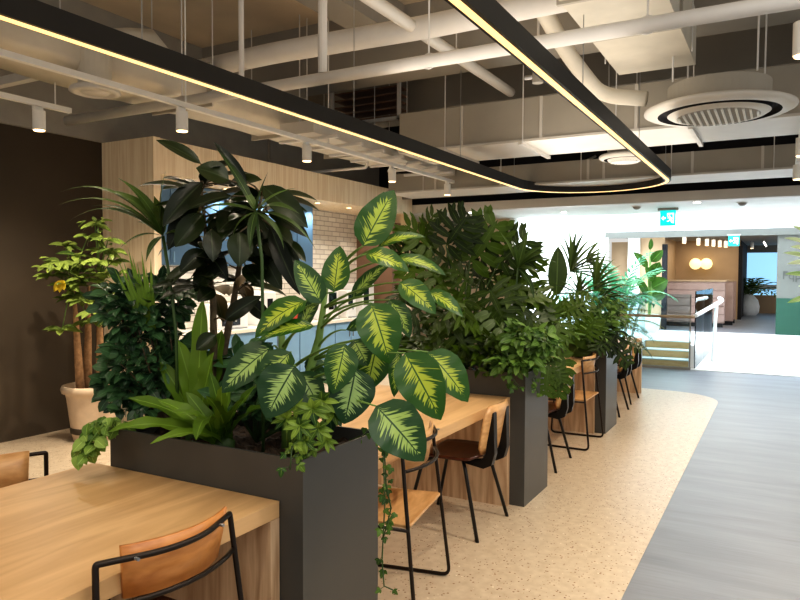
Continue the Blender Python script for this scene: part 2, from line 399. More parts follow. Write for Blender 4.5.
# glass balustrade
bl = empty('glass_balustrade', 'clear glass balustrade with timber handrail in front of the timber steps', 'railing', (12.22, 0, 0))
box('glass_panel', (-.01, 1.30, .03), (.01, 3.6, 1.25), M['glass'], bl)
box('base_channel', (-.03, 1.28, 0), (.03, 3.6, .04), M['beam'], bl)
box('end_post', (-.012, 1.285, .03), (.012, 1.305, 1.25), M['beam'], bl)
MB().tube([(-.06, 1.22, .88), (-.06, 3.6, .88)], .025, 10).build('handrail', M['tan'], bl)
b2 = empty('side_balustrade', 'white tubular handrail and tinted glass running back from the corner of the balustrade', 'railing', (12.3, 0, 0))
box('glass_panel', (0, 1.22, .02), (3.2, 1.235, 1.30), M['glass'], b2)
MB().tube(rounded([(-.05, 1.22, .9), (1.2, 1.05, 1.02), (2.3, .98, 1.08), (3.2, 1.1, 1.1)], .2), .035, 8).build('handrail', M['bright'], b2)
MB().tube([(1.2, 1.05, .02), (1.5, 1.02, 1.04)], .03, 8).build('post', M['bright'], b2)
for k in range(2): box('mullion', (1.4+1.6*k, 1.22, .02), (1.42+1.6*k, 1.235, 1.3), M['steel'], b2)
st = empty('escalator_railing', 'pair of sloping white rails rising behind the balustrade beside the palm', 'railing', (12.75, 2.0, 0))
for dy in (.30, .16):
    MB().tube([(0, dy+.17, .41), (0, dy, 1.12)], .025, 8).build('rail', M['bright'], st)
box('top_bar', (-.03, .08, 1.10), (.03, .42, 1.15), M['bright'], st)
box('side_glass', (.05, .1, .41), (.06, .6, 1.35), M['glass'], st)
struct(box('trim_glass_post', (20.36, 4.40, 0), (20.5, 4.47, 2.64), M['lgrey']))

# ------------------------------------------------------------------ far furniture and lamps
so = empty('booth_partition', 'pinkish upholstered high backed booth seen through the far opening', 'sofa', (22.6, 0, 0))
box('back_panel', (0, 1.45, .12), (.12, 3.35, 1.37), M['pink'], so, .02)
for k in range(5): box('cushion_band', (-.03, 1.45, .16+.24*k), (0, 3.35, .37+.24*k), M['pink'], so, .012)
box('cap', (-.04, 1.41, 1.37), (.16, 3.36, 1.42), M['tan'], so)
box('base', (.02, 1.5, 0), (.1, 3.3, .12), M['black'], so)
for k, x in enumerate((23.8, 24.9)):
    s2 = empty('booth_end', ['pinkish booth end panel just behind the high backed booth', 'pinkish booth end panel nearest the dark doorway'][k], 'sofa', (x, 1.28, 0))
    box('panel', (0, 0, .12), (.14, .35, 1.37), M['pink'], s2, .02); box('cap', (-.02, -.02, 1.37), (.16, .36, 1.42), M['tan'], s2)
    box('base', (.02, .02, 0), (.12, .33, .12), M['black'], s2)
for k, y in enumerate((2.70, 2.34)):
    MBs = MB(); MBs.lathe([(.001, -.2)]+[(.2*math.cos(a), .2*math.sin(a)) for a in [R(-80+16*i) for i in range(11)]]+[(.001, .2)], (0, 0, 0), 20)
    o = MBs.build('globe_lamp', M['globe'], None, True, loc=(26.72, y, 1.97))
    tag(o, ['round yellow globe lamp on the far tan wall, the one nearer the booth corner', 'round yellow globe lamp on the far tan wall, the one nearer the dark doorway'][k], 'lamp')
spl = 'white spotlight hanging under the dark ceiling of the room beyond the opening'
fars = [(24, 2.35), (24.6, 2.15), (25.2, 2.0), (25.8, 1.85), (26.3, 1.7), (28, .95), (22.5, 2.6)]
sp0 = None
for x, y in fars:
    if sp0 is None:
        sp0 = empty('far_spotlight', spl, 'light', (x, y, 2.8), group='spotlights in the far room')
        MB().cyl((0, 0, -.04), (0, 0, -.26), .06, n=12).build('can', M['white'], sp0)
        MB().cyl((0, 0, 0), (0, 0, -.04), .01, n=6).build('stem', M['white'], sp0)
        MB().cyl((0, 0, -.262), (0, 0, -.268), .05, n=12).build('lens', M['glow'], sp0)
    else:
        c = copy_tree(sp0); c.location = (x, y, 2.8)
tr = empty('ceiling_track_light', 'slim white linear light receding under the dark ceiling before the far blue window', 'light', (26, .5, 2.8))
box('bar', (0, 0, -.12), (4, .05, -.06), M['white'], tr); box('rod', (1, .02, -.06), (1.02, .04, 0), M['white'], tr); box('diffuser', (0, .005, -.125), (4, .045, -.12), M['down'], tr)

# wall lettering on the far right wall
cu = bpy.data.curves.new('wall_lettering', 'FONT'); cu.body = 'FqpP'; cu.size = .30; cu.extrude = .006; cu.align_x = 'LEFT'
cu.materials.append(M['letter']); tmp = bpy.data.objects.new('tmp', cu); COL.objects.link(tmp); bpy.context.view_layer.update()
me = bpy.data.meshes.new_from_object(tmp.evaluated_get(bpy.context.evaluated_depsgraph_get())); bpy.data.objects.remove(tmp)
o = bpy.data.objects.new('wall_lettering', me); COL.objects.link(o)
o.location = (20.49, -.02, 1.47); o.rotation_euler = (R(90), 0, R(-90))
tag(o, 'faint grey raised letters on the light grey wall above the deep green band', 'lettering')

def exit_sign(loc, w, label, arrow=True):
    t = empty('exit_sign', label, 'sign', loc)
    box('panel', (0, -w/2, -w*1.05), (.03, w/2, 0), M['sign'], t)
    box('bracket', (-.01, -w*.65, 0), (.05, w*.65, w*.16), M['beam'], t)
    g = MB()
    def quad(pts):  # pts in fractions: u to the viewer's right, v upward
        idx = [g.vert((-.004, w*(.5-u), -w*1.05*(1-v))) for u, v in pts]; g.face(idx)
    # arrow pointing to the viewer's left
    quad([(.08, .5), (.24, .66), (.24, .34)]); quad([(.22, .56), (.38, .56), (.38, .44), (.22, .44)])
    # doorway
    quad([(.46, .82), (.90, .82), (.90, .74), (.46, .74)]); quad([(.82, .74), (.90, .74), (.90, .16), (.82, .16)]); quad([(.46, .74), (.53, .74), (.53, .6), (.46, .6)])
    # running man
    quad([(.62+.045*math.cos(a), .68+.045*math.sin(a)) for a in [i*PI/4 for i in range(8)]])
    quad([(.58, .62), (.70, .60), (.74, .40), (.62, .40)]); quad([(.58, .60), (.48, .50), (.52, .46), (.62, .54)])
    quad([(.68, .58), (.80, .48), (.78, .43), (.67, .51)]); quad([(.62, .42), (.52, .32), (.44, .33), (.45, .27), (.56, .26), (.68, .40)])
    quad([(.66, .42), (.74, .42), (.82, .24), (.78, .16), (.70, .26)])
    g.build('pictogram', M['signw'], t)
    return t
exit_sign((11.45, 1.57, 2.58), .23, 'cyan green running figure exit sign hanging from the lowered white ceiling')
exit_sign((20.30, 1.12, 2.62), .26, 'small cyan green exit sign at the top of the far opening')
for k, (x, y) in enumerate([(10.75, 4.6), (10.74, 1.08), (11.4, 3.2)]):
    t = empty('recessed_downlight', ['small round downlight in the lowered ceiling above the split leaf plant', 'small round downlight in the lowered ceiling just past the exit sign', 'small round downlight in the lowered ceiling near the bright window'][k], 'light', (x, y, 2.62))
    MB().cyl((0, 0, 0), (0, 0, -.008), .06, n=16).build('ring', M['white'], t); MB().cyl((0, 0, -.008), (0, 0, -.011), .045, n=16).build('lens', M['down'], t)
for k, (x, y) in enumerate([(10.95, 1.95), (11.05, .51)]):
    t = empty('ceiling_detector', ['small dark dome detector on the lowered ceiling before the exit sign', 'small dark dome detector on the lowered ceiling beyond the exit sign'][k], 'detector', (x, y, 2.62))
    MB().lathe([(.06, 0), (.055, -.03), (.03, -.05), (.001, -.055)], n=14).build('dome', M['beam'], t, True)
    MB().cyl((0, 0, 0), (0, 0, -.012), .075, n=16).build('base', M['white'], t)

# ------------------------------------------------------------------ kitchen in the niche
names = [(5.0, 'dark blue wall cabinet at the near end of the niche'), (5.75, 'dark blue wall cabinet second from the near end of the niche'), (6.5, 'dark blue wall cabinet third from the near end of the niche'), (7.25, 'dark blue wall cabinet beside the white brick')]
for k, (x, lb) in enumerate(names):
    t = empty('wall_cabinet', lb, 'cabinet', (x, 5.86, 1.66), group='wall cabinets in the niche')
    box('body', (0, .02, 0), (.745, .45, .90), M['blue'], t); 
    for j in (0, 1):
        d = box('door', (.005+.37*j, 0, .005), (.365+.37*j, .02, .895), M['blue'], t, .003)
        box('handle', (.31+.37*j if j == 0 else .40, -.012, .03), (.33+.37*j if j == 0 else .42, 0, .15), M['blue2'], d)
t_lab = ['pale blue base cabinet under the counter, nearest the wooden fin', 'pale blue base cabinet under the counter, second from the fin', 'pale blue base cabinet under the counter, third from the fin', 'pale blue base cabinet under the counter, fourth from the fin', 'pale blue base cabinet under the counter, fifth from the fin', 'pale blue base cabinet under the counter, farthest from the fin']
for k in range(6):
    t = empty('base_cabinet', t_lab[k], 'cabinet', (4.95+.85*k, 5.72, 0), group='base cabinets in the niche')
    box('body', (0, .02, .08), (.845, .59, .85), M['blue2'], t); box('plinth', (0, .06, 0), (.845, .59, .08), M['black'], t)
    for j in (0, 1):
        d = box('door', (.005+.42*j, 0, .09), (.415+.42*j, .02, .84), M['blue2'], t, .003)
        box('handle', (.36+.10*j, -.02, .62), (.372+.10*j, 0, .78), M['steel'], d)
tag(box('worktop', (4.93, 5.68, .85), (10.12, 6.31, .89), M['counter']), 'pale stone worktop running the length of the blue base cabinets', 'worktop')
def appliance(x, w, h, d, label, name, cat, dark=(.2, .8, .3, .8), mat='appl'):
    t = empty(name, label, cat, (x, 5.85, .89))
    box('body', (0, 0, 0), (w, d, h), M[mat], t, .01)
    box('screen', (w*dark[0], -.01, h*dark[2]), (w*dark[1], 0, h*dark[3]), M['screen'], t)
    box('drip_tray', (w*.15, -.06, 0), (w*.85, 0, .02), M['steel'], t)
    MB().cyl((w*.5, -.03, h*.42), (w*.5, -.03, h*.3), .012, n=8).build('spout', M['steel'], t)
    return t
appliance(8.3, .32, .50, .34, 'white coffee machine with a dark front standing before the white brick', 'coffee_machine', 'appliance')
appliance(8.85, .26, .42, .3, 'slim white water dispenser on the worktop beside the coffee machine', 'water_dispenser', 'appliance', (.15, .6, .5, .85))
appliance(9.3, .36, .52, .36, 'second white coffee machine near the brown panel', 'coffee_machine', 'appliance', (.1, .5, .35, .9))
appliance(6.1, .5, .30, .34, 'white microwave with black door under the wall cabinets', 'microwave_oven', 'appliance', (.08, .7, .15, .85))
appliance(6.9, .25, .44, .3, 'narrow white kettle station under the wall cabinets', 'kettle_station', 'appliance', (.3, .7, .5, .8))
t = empty('storage_tin', 'red tin standing on the pale worktop', 'tin', (7.75, 5.95, .89)); MB().cyl((0, 0, 0), (0, 0, .12), .07, n=16).build('body', M['red'], t); MB().cyl((0, 0, .12), (0, 0, .135), .073, n=16).build('lid', M['steel'], t)
for k, x in enumerate((7.45, 7.58)):
    t = empty('water_jug', ['clear blue jug on the worktop nearer the microwave', 'clear blue jug on the worktop nearer the red tin'][k], 'jug', (x, 6.1, .89)); MB().lathe([(.05, 0), (.055, .15), (.04, .2)], n=14).build('body', M['blue2'], t, True); MB().cyl((0, 0, .2), (0, 0, .215), .042, n=12).build('lid', M['white'], t)
for k, x in enumerate((6.1, 6.9, 7.9, 8.7, 9.5)):
    t = empty('niche_downlight', 'small round warm downlight in the timber soffit, ' + ['over the near wall cabinets', 'over the middle wall cabinets', 'at the end of the wall cabinets', 'over the coffee machine', 'next to the brown panel'][k], 'light', (x, 5.72, 2.57))
    MB().cyl((0, 0, 0), (0, 0, -.008), .045, n=14).build('ring', M['white'], t); MB().cyl((0, 0, -.008), (0, 0, -.011), .034, n=14).build('lens', M['glow'], t)
    l = bpy.data.lights.new('downlight_beam', 'SPOT'); l.energy = 30; l.color = (1, .90, .76); l.spot_size = R(120); l.spot_blend = .8
    lo = bpy.data.objects.new('downlight_beam', l); COL.objects.link(lo); lo.parent = t; lo.location = (0, 0, -.03)

# ------------------------------------------------------------------ planters and tables
XS, STEP, PW = 1.956, 2.4437, .525
PL = ['dark graphite planter box holding the variegated dumb cane, nearest of the row', 'dark graphite planter box holding the split leaf philodendron', 'dark graphite planter box holding the palm, farthest of the row']
for k in range(3):
    x = XS+STEP*k
    t = empty('planter_box', PL[k], 'planter', (x, 1.481, 0), group='planters between the tables')
    mb = MB(); w, l, h, th = PW, 1.03, .903, .012
    mb.box((0, 0, .0), (w, th, h)); mb.box((0, l-th, 0), (w, l, h)); mb.box((0, th, 0), (th, l-th, h)); mb.box((w-th, th, 0), (w, l-th, h)); mb.box((th, th, 0), (w-th, l-th, .02))
    mb.build('shell', M['planter'], t)
    mb = MB(); random.seed(k); nx, ny = 14, 26; g = [[mb.vert((th+(w-2*th)*i/nx, th+(l-2*th)*j/ny, .845+random.uniform(-.02, .02))) for j in range(ny+1)] for i in range(nx+1)]
    for i in range(nx):
        for j in range(ny): mb.face((g[i][j], g[i+1][j], g[i+1][j+1], g[i][j+1]))
    mb.build('soil', M['soil'], t)
TX = [(-.5, 1.953), (XS+PW+.003, XS+STEP-.003), (XS+STEP+PW+.003, XS+2*STEP-.003), (XS+2*STEP+PW+.003, 9.46)]
TL = ['long pale oak table in front of the nearest planter', 'pale oak table between the nearest planter and the philodendron planter', 'pale oak table between the second and third planters', 'pale oak table beyond the farthest planter']
for k, (a, b) in enumerate(TX):
    t = empty('communal_table', TL[k], 'table', (a, 1.585, 0), group='communal tables')
    L = b-a; W = 1.03
    box('tabletop', (0, 0, .68), (L, W, .74), M['oak'], t, .002)
    for x0 in (0, L-.05): box('leg_panel', (x0, 0, .0), (x0+.05, W, .679), M['oak_leg'], t, .0015)

# ------------------------------------------------------------------ chairs
def tube_chair(label, loc, rz, seat='ply2', back='ply'):
    t = empty('tube_frame_chair', label, 'chair', loc, rz, 'tube frame chairs at the tables')
    fr = MB(); r = .0092
    half = [(-.225, .20, .425), (-.27, .245, .012), (-.285, -.262, .012), (-.236, -.178, .79)]
    back_pts = []
    for i in range(9):
        a = -1+i/4; back_pts.append((.234*a*.93, -.175-.08*(1-a*a), .80))
    path = half + [(-.234, -.178, .80)] + back_pts[1:-1] + [(.234, -.178, .80)] + [(-x, y, z) for x, y, z in half[::-1]]
    fr.tube(rounded(path, .045, 4), r, 8); fr.build('frame', M['tube'], t, True)
    lo = MB(); lo.tube([(.240*(-1+i/4), -.188-.07*(1-(-1+i/4)**2), .685) for i in range(9)], r*.9, 8); lo.build('lower_rail', M['tube'], t, True)
    sr = MB(); sr.tube([(-.262, -.220, .43), (-.225, .2, .425), (.225, .2, .425), (.262, -.220, .43)], r*.9, 8); sr.build('seat_rail', M['tube'], t, True)
    mb = MB(); n = 12; z = [(.825, .012), (.75, .020), (.665, .034)]
    for off in (0, .012):
        pass
    rows = []
    for zz, fo in z:
        for off in (0, .013):
            rows.append([mb.vert((.032+.190*(-1+2*i/n)*(1-.10*(.825-zz)/.15), -.163-.08*(1-(.8*(-1+2*i/n))**2)+fo+off*.9, zz)) for i in range(n+1)])
    o_, i_ = rows[0::2], rows[1::2]
    for A, B in zip(o_, o_[1:]):
        for i in range(n): mb.face((A[i], B[i], B[i+1], A[i+1]))
    for A, B in zip(i_, i_[1:]):
        for i in range(n): mb.face((A[i], A[i+1], B[i+1], B[i]))
    for A, B in ((o_[0], i_[0]), (i_[-1], o_[-1])):
        for i in range(n): mb.face((A[i], A[i+1], B[i+1], B[i]))
    for e in (0, n):
        for q in range(2): mb.face((o_[q][e], i_[q][e], i_[q+1][e], o_[q+1][e]))
    bk = mb.build('backrest', M[back], t, True)
    for sx in (-.15, .15):
        MB().cyl((sx, -.228, .80), (sx, -.242, .80), .005, n=8).build('rivet', M['steel'], bk)
    s = MB(); poly = [(-.252, -.205), (-.24, -.222), (.24, -.222), (.252, -.205), (.225, .18), (.19, .215), (-.19, .215), (-.225, .18)]
    s.prism(poly, .437, .452); s.build('seat', M[seat], t, bevel=.004)
    return t
def shell_chair(label, loc, rz):
    t = empty('plywood_chair', label, 'chair', loc, rz, 'plywood back chairs at the tables')
    for sx in (-1, 1):
        MB().tube(rounded([(sx*.12, -.10, .425), (sx*.19, -.14, .42), (sx*.25, -.25, .0)], .04, 4), [.0125]*7+[.010] if False else .0115, 8).build('leg', M['black'], t, True)
        MB().tube(rounded([(sx*.12, .10, .425), (sx*.19, .14, .42), (sx*.235, .24, .0)], .04, 4), .0115, 8).build('leg', M['black'], t, True)
    # moulded seat, a slightly dished plate
    mb = MB(); n = 8; top = []; bot = []
    for i in range(n+1):
        y = -.22+.44*i/n; w = .225-.03*abs(2*i/n-.9)**3
        ra, rb = [], []
        for j in range(n+1):
            x = w*(-1+2*j/n); z = .452+.02*(x/.22)**2 - (.03*max(0, (i/n-.8)/.2)**2) + (.03*max(0, (.2-i/n)/.2)**2)
            ra.append(mb.vert((x, y, z))); rb.append(mb.vert((x, y, z-.014)))
        top.append(ra); bot.append(rb)
    for i in range(n):
        for j in range(n):
            mb.face((top[i][j], top[i][j+1], top[i+1][j+1], top[i+1][j])); mb.face((bot[i][j], bot[i+1][j], bot[i+1][j+1], bot[i][j+1]))
    for i in range(n):
        mb.face((top[i][0], top[i+1][0], bot[i+1][0], bot[i][0])); mb.face((top[i+1][n], top[i][n], bot[i][n], bot[i+1][n]))
        mb.face((top[0][i+1], top[0][i], bot[0][i], bot[0][i+1])); mb.face((top[n][i], top[n][i+1], bot[n][i+1], bot[n][i]))
    mb.build('seat', M['walnut'], t, True)
    mb = MB(); n = 10; fr, bk = [], []
    for i in range(7):
        q = i/6; z = .49+.30*q; hw = .195*(1-.30*(abs(2*q-1))**7)
        y = -.228-.055*q
        A, B = [], []
        for j in range(n+1):
            a = -1+2*j/n; A.append(mb.vert((hw*a, y-.03*(1-a*a), z))); B.append(mb.vert((hw*a, y-.03*(1-a*a)+.013, z)))
        fr.append(A); bk.append(B)
    for i in range(6):
        for j in range(n):
            mb.face((fr[i][j], fr[i+1][j], fr[i+1][j+1], fr[i][j+1])); mb.face((bk[i][j], bk[i][j+1], bk[i+1][j+1], bk[i+1][j]))
        mb.face((fr[i][0], bk[i][0], bk[i+1][0], fr[i+1][0])); mb.face((fr[i][n], fr[i+1][n], bk[i+1][n], bk[i][n]))
    for j in range(n):
        mb.face((fr[0][j], fr[0][j+1], bk[0][j+1], bk[0][j])); mb.face((fr[6][j], bk[6][j], bk[6][j+1], fr[6][j+1]))
    mb.build('backrest', M['ply2'], t, True)
    for sx in (-1, 1):      # tapering black blades that carry the backrest
        mb = MB(); prof = [(-.10, .425), (-.235, .405), (-.285, .43), (-.305, .50), (-.302, .62), (-.298, .75), (-.285, .74), (-.262, .60), (-.25, .50), (-.22, .455), (-.10, .44)]
        a = [mb.vert((sx*.105-.026, y, z)) for y, z in prof]; b = [mb.vert((sx*.105+.026, y, z)) for y, z in prof]; k = len(prof)
        mb.face(a); mb.face(b[::-1])
        for i in range(k): mb.face((a[i], b[i], b[(i+1) % k], a[(i+1) % k]))
        mb.build('back_bracket', M['black'], t)
    return t
tube_chair('honey plywood chair back in a bent dark tube frame, nearest chair at the long table', (1.415, 1.725, 0), R(-4), 'walnut', 'ply')
tube_chair('plywood tube frame chair tucked in at the far side of the long table', (1.57, 2.57, 0), R(178), 'ply2', 'ply2')
tube_chair('tube frame chair with pale plywood seat just behind the nearest planter', (2.863, 1.68, 0), R(9.6), 'ply2', 'ply2')
shell_chair('plywood back chair with dark seat beside the philodendron planter', (3.93, 1.77, 0), R(0))
shell_chair('plywood back chair half hidden behind the philodendron planter', (5.53, 1.78, 0), R(2))
tube_chair('tube frame chair standing against the farthest planter', (6.37, 1.72, 0), R(0), 'ply2', 'ply2')
shell_chair('plywood back chair at the last table, the nearer of its pair', (7.97, 1.77, 0), R(0))
shell_chair('plywood back chair at the last table, the farther of its pair', (8.80, 1.80, 0), R(0))
# ------------------------------------------------------------------ plant building
rnd = random.Random(11)
def prof_ell(t): return max(0.0, math.sin(PI*min(1, t)**.85))**.75
def prof_ov(t): return max(0.0, math.sin(PI*min(1, t)**.7))**.7          # fuller near the base
def prof_lan(t): return max(0.0, math.sin(PI*t**.7))**1.1
def prof_strap(t): return min(1, .35+2.2*t)*max(0, 1-t**5)**.6
def bez(p0, p1, p2, t): return p0*(1-t)**2 + p1*2*t*(1-t) + p2*t*t
def leaf(mb, B, T, w, hint, bend=.12, fold=.12, prof=prof_ell, nl=7, nw=2, wave=0, tint=None):
    """a single blade from B to T; hint is the way its upper face looks"""
    B, T = V(B), V(T); ax = T-B; L = ax.length
    if L < 1e-5: return
    a = ax/L; hint = V(hint); s = a.cross(hint)
    if s.length < 1e-3: s = a.cross(V((.3, .5, .8)))
    s.normalize(); n = s.cross(a)
    mb.tint = rnd.random() if tint is None else tint
    ctrl = (B+T)/2 + n*bend*L
    ph = rnd.random()*6
    rows = []
    for i in range(nl+1):
        t = i/nl; c = bez(B, ctrl, T, t); hw = w/2*max(prof(t), .015)
        row = []
        for j in range(2*nw+1):
            q = -1+j/nw
            p = c + s*q*hw + n*(abs(q)*hw*fold*2) + n*(wave*hw*math.sin(t*22+ph+(3 if q > 0 else 0))*abs(q))
            row.append(mb.vert(p))
        rows.append(row)
    for i in range(nl):
        for j in range(2*nw):
            u0, u1, v0, v1 = j/(2*nw), (j+1)/(2*nw), i/nl, (i+1)/nl
            mb.face((rows[i][j], rows[i][j+1], rows[i+1][j+1], rows[i+1][j]), [(u0, v0), (u1, v0), (u1, v1), (u0, v1)])
def rdir(el0=-1, el1=1, r=rnd):
    a = r.random()*2*PI; e = r.uniform(el0, el1); c = math.sqrt(max(0, 1-e*e)); return V((c*math.cos(a), c*math.sin(a), e))
def lobed(mb, B, T, w, hint, lobes=6, lw=.16, droop=.1, tint=None):
    """deeply cut blade: a midrib with pairs of finger lobes"""
    B, T = V(B), V(T); ax = T-B; L = ax.length; a = ax/L; s = a.cross(V(hint)).normalized(); n = s.cross(a)
    tt = rnd.random() if tint is None else tint
    g = lambda t: B + ax*t + n*droop*L*(t-t*t)*2
    leaf(mb, g(.0), g(1.0), L*.20, n, .08, .05, prof_ov, 6, 1, tint=tt)
    for k in range(lobes):
        t = .06+.78*k/(lobes-1)
        ln = w*.66*math.sin(PI*(.28+.62*t))**.8*(1.05 if k else .9)
        fwd = -.35+1.35*t
        for sd in (-1, 1):
            d = (s*sd + a*fwd*.9).normalized()
            tip = g(t) + d*ln - n*ln*.18
            leaf(mb, g(t)-a*.0, tip, L*lw*.95, n, .06, .03, prof_ell, 4, 1, tint=tt)
            if ln > .1:   # small side tooth
                m2 = g(t)+d*ln*.55; leaf(mb, m2, m2+(d*.6+a*.8)*ln*.35, L*lw*.55, n, .05, .02, prof_ell, 3, 1, tint=tt)
def frond(mb, B, d0, L, droop, nleaf=16, ll=.22, lw=.02, stem=None, curl=.5, hint=None):
    """pinnate frond: a drooping rachis with two ranks of leaflets"""
    p = V(B); d = V(d0).normalized(); pts = [p.copy()]; n = 14
    for i in range(n):
        d = (d + V((0, 0, -droop/n*(.4+1.6*i/n)))).normalized(); p = p + d*L/n; pts.append(p.copy())
    if stem is not None: stem.tube(pts, [.006*(1-.8*i/n) for i in range(n+1)], 5)
    tt = rnd.random()
    for k in range(nleaf):
        t = .22+.78*k/(nleaf-1); f = t*n; i = min(n-1, int(f)); c = pts[i].lerp(pts[i+1], f-i); a = (pts[i+1]-pts[i]).normalized()
        s = a.cross(V((0, 0, 1)));
        if s.length < .05: s = V((1, 0, 0))
        s.normalize(); up = s.cross(a)
        ln = ll*math.sin(PI*(.15+.75*t))**.6
        for sd in (-1, 1):
            dd = (s*sd*1.0 + a*(.55+.5*t) + up*.15).normalized()
            tip = c + dd*ln + V((0, 0, -ln*curl*.5))
            leaf(mb, c, tip, lw, up, .14, .15, prof_lan, 4, 1, tint=min(1, max(0, tt+rnd.uniform(-.2, .2))))
    return pts
def plant(name, label, loc, group=None):
    return empty(name, label, 'plant', loc, 0, group)
def P(o): return V(o.location)
def rel(mb, o):                      # world built mesh -> local to its thing
    l = o.location; mb.v = [(a-l.x, b-l.y, c-l.z) for a, b, c in mb.v]; return mb
SOILZ = .85
HV = (-FW*.85 + UP*.5)               # roughly toward the aisle and up, the way most blades turn

# ---- variegated dumb cane
root = V((2.24, 1.78, SOILZ))
dc = plant('dumb_cane', 'large variegated dumb cane with yellow-green feathered leaves at the aisle end of the nearest planter', root)
st_, lv = MB(), MB()
c1 = [root+V((0, 0, -.02)), root+V((.0, .0, .18)), root+V((.0, .02, .38)), root+V((-.01, .02, .56))]
c2 = [root+V((.05, .0, -.02)), root+V((.09, -.02, .22)), root+V((.16, -.05, .44)), root+V((.20, -.06, .66))]
st_.tube(c1, [.022, .020, .017, .010], 10); st_.tube(c2, [.022, .020, .017, .010], 10)
def ny(p, cane):  # nearest of a cane's points
    best = None
    for a, b in zip(cane, cane[1:]):
        for i in range(6):
            q = a.lerp(b, i/5); dd = (q-p).length
            if best is None or dd < best[0]: best = (dd, q)
    return best[1]
DL = [ # base px, tip px, width px, depth, cane, bend, hint tilt, tint
 ((363,246),(394,190),34,2.72,2,.05,.2,.75), ((372,240),(384,192),26,2.80,2,.05,.1,.85), ((378,247),(426,237),17,2.75,2,.2,1.4,.8),
 ((366,254),(409,272),22,2.65,2,.2,1.0,.9), ((394,259),(446,276),17,2.72,2,.22,1.2,.7), ((400,282),(436,314),24,2.62,2,.15,.8,.95),
 ((428,292),(463,317),17,2.70,2,.2,1.1,.9), ((371,303),(390,364),40,2.50,2,.12,.3,.9), ((378,338),(366,392),34,2.66,2,.08,.3,.65),
 ((398,352),(394,397),15,2.55,2,.08,.2,.7), ((405,353),(441,420),42,2.38,2,.12,.5,.95), ((428,352),(468,402),34,2.46,2,.14,.7,.9),
 ((376,406),(424,461),48,2.26,2,.12,.8,.35), ((306,301),(255,338),30,2.50,1,.2,.9,.85), ((314,326),(258,341),19,2.46,1,.2,1.2,.8),
 ((273,346),(222,393),34,2.45,1,.15,.7,.2), ((291,352),(258,392),30,2.42,1,.15,.6,.45), ((295,366),(266,418),44,2.32,1,.1,.4,.15),
 ((345,344),(333,394),30,2.38,1,.12,.3,.6), ((356,368),(344,424),42,2.42,1,.1,.3,.1), ((354,340),(368,366),24,2.56,1,.12,.3,.4),
 ((334,292),(340,246),26,2.66,1,.04,.0,.9), ((321,303),(295,260),24,2.62,1,.1,.3,.5), ((352,300),(392,262),16,2.9,2,.2,1.2,.4),
 ((346,330),(412,322),20,2.86,2,.2,1.3,.4), ((300,330),(322,292),16,2.72,1,.1,.6,.4), ((300,372),(322,412),26,2.66,1,.1,.4,.2), ((390,300),(410,338),20,2.8,2,.15,.7,.5)]
for (b, t, wpx, z, cn, bend, hz, ti) in DL:
    cane = c1 if cn == 1 else c2
    B = at(b[0], b[1], z); T = at(t[0], t[1], z-.03*(1 if t[1] > b[1] else -1))
    hint = -FW + UP*hz + RT*rnd.uniform(-.25, .25)
    leaf(lv, B, T, wpx*1.12*z/FPX, hint, bend, .1, prof_ov, 12, 3, .05, ti)
    q = ny(B + V((0, 0, -.12)), cane); mid = (B+q)/2 + V((0, 0, .05)); pts = [bez(q, mid, B, i/6) for i in range(7)]
    st_.tube(pts, [.0065-.0006*i for i in range(7)], 6)
rel(st_, dc).build('cane_stem', M['stemg'], dc, True); rel(lv, dc).build('foliage', M['dieff'], dc, True)

# ---- rubber fig
root = V((2.22, 2.17, SOILZ)); rf = plant('rubber_fig', 'tall rubber fig with broad dark glossy leaves in front of the blue cabinets', root)
st_, lv = MB(), MB()
def trunk(px):
    return [at(*q) for q in px]
tA = trunk([(213, 402, 3.0), (214, 350, 3.0), (213, 300, 3.0), (208, 262, 3.0), (205, 225, 3.0), (201, 185, 2.98)])
tB = trunk([(217, 402, 3.02), (224, 350, 3.05), (234, 300, 3.08), (240, 262, 3.05), (256, 225, 3.0), (262, 195, 2.98)])
tA[0].z = tB[0].z = SOILZ-.02
st_.tube(tA, [.020, .017, .014, .011, .008, .005], 10); st_.tube(tB, [.020, .017, .014, .011, .008, .005], 10)
FL = [((201,164),(156,140),15,2.85,.9), ((247,182),(214,142),10,2.9,.8), ((229,180),(196,168),26,2.86,.5), ((205,170),(238,164),12,3.0,1.), ((203,182),(163,226),24,2.85,.6),
 ((232,196),(187,210),18,2.8,.9), ((263,186),(308,228),25,2.85,.7), ((268,212),(309,238),17,2.9,.9), ((203,214),(175,247),24,2.9,.4), ((211,230),(213,262),19,2.75,.0),
 ((240,232),(239,267),26,2.75,.0), ((205,250),(180,272),20,2.9,.5), ((245,265),(262,287),20,2.95,.5), ((262,240),(302,268),22,2.9,.7), ((258,210),(285,262),18,2.95,.4),
 ((225,205),(262,196),22,2.95,1.1), ((210,200),(172,206),16,2.95,1.1), ((232,240),(262,262),22,3.0,.5), ((215,290),(198,302),20,2.9,.4), ((225,320),(262,296),18,2.9,.5),
 ((216,335),(196,350),18,2.95,.4), ((248,300),(272,322),16,3.0,.5), ((226,215),(215,250),26,2.95,.2), ((250,205),(230,240),26,3.0,.2), ((262,250),(282,290),22,3.0,.3),
 ((218,262),(195,292),24,3.0,.3), ((195,205),(168,250),22,3.0,.3), ((270,225),(300,295),18,2.85,.3), ((205,245),(228,280),22,3.0,.2), ((238,215),(218,232),26,2.9,.5),
 ((228,186),(262,180),20,3.02,.9), ((190,205),(154,206),10,2.9,1.2), ((262,232),(238,252),24,2.9,.3), ((282,240),(306,262),15,2.95,.6)]
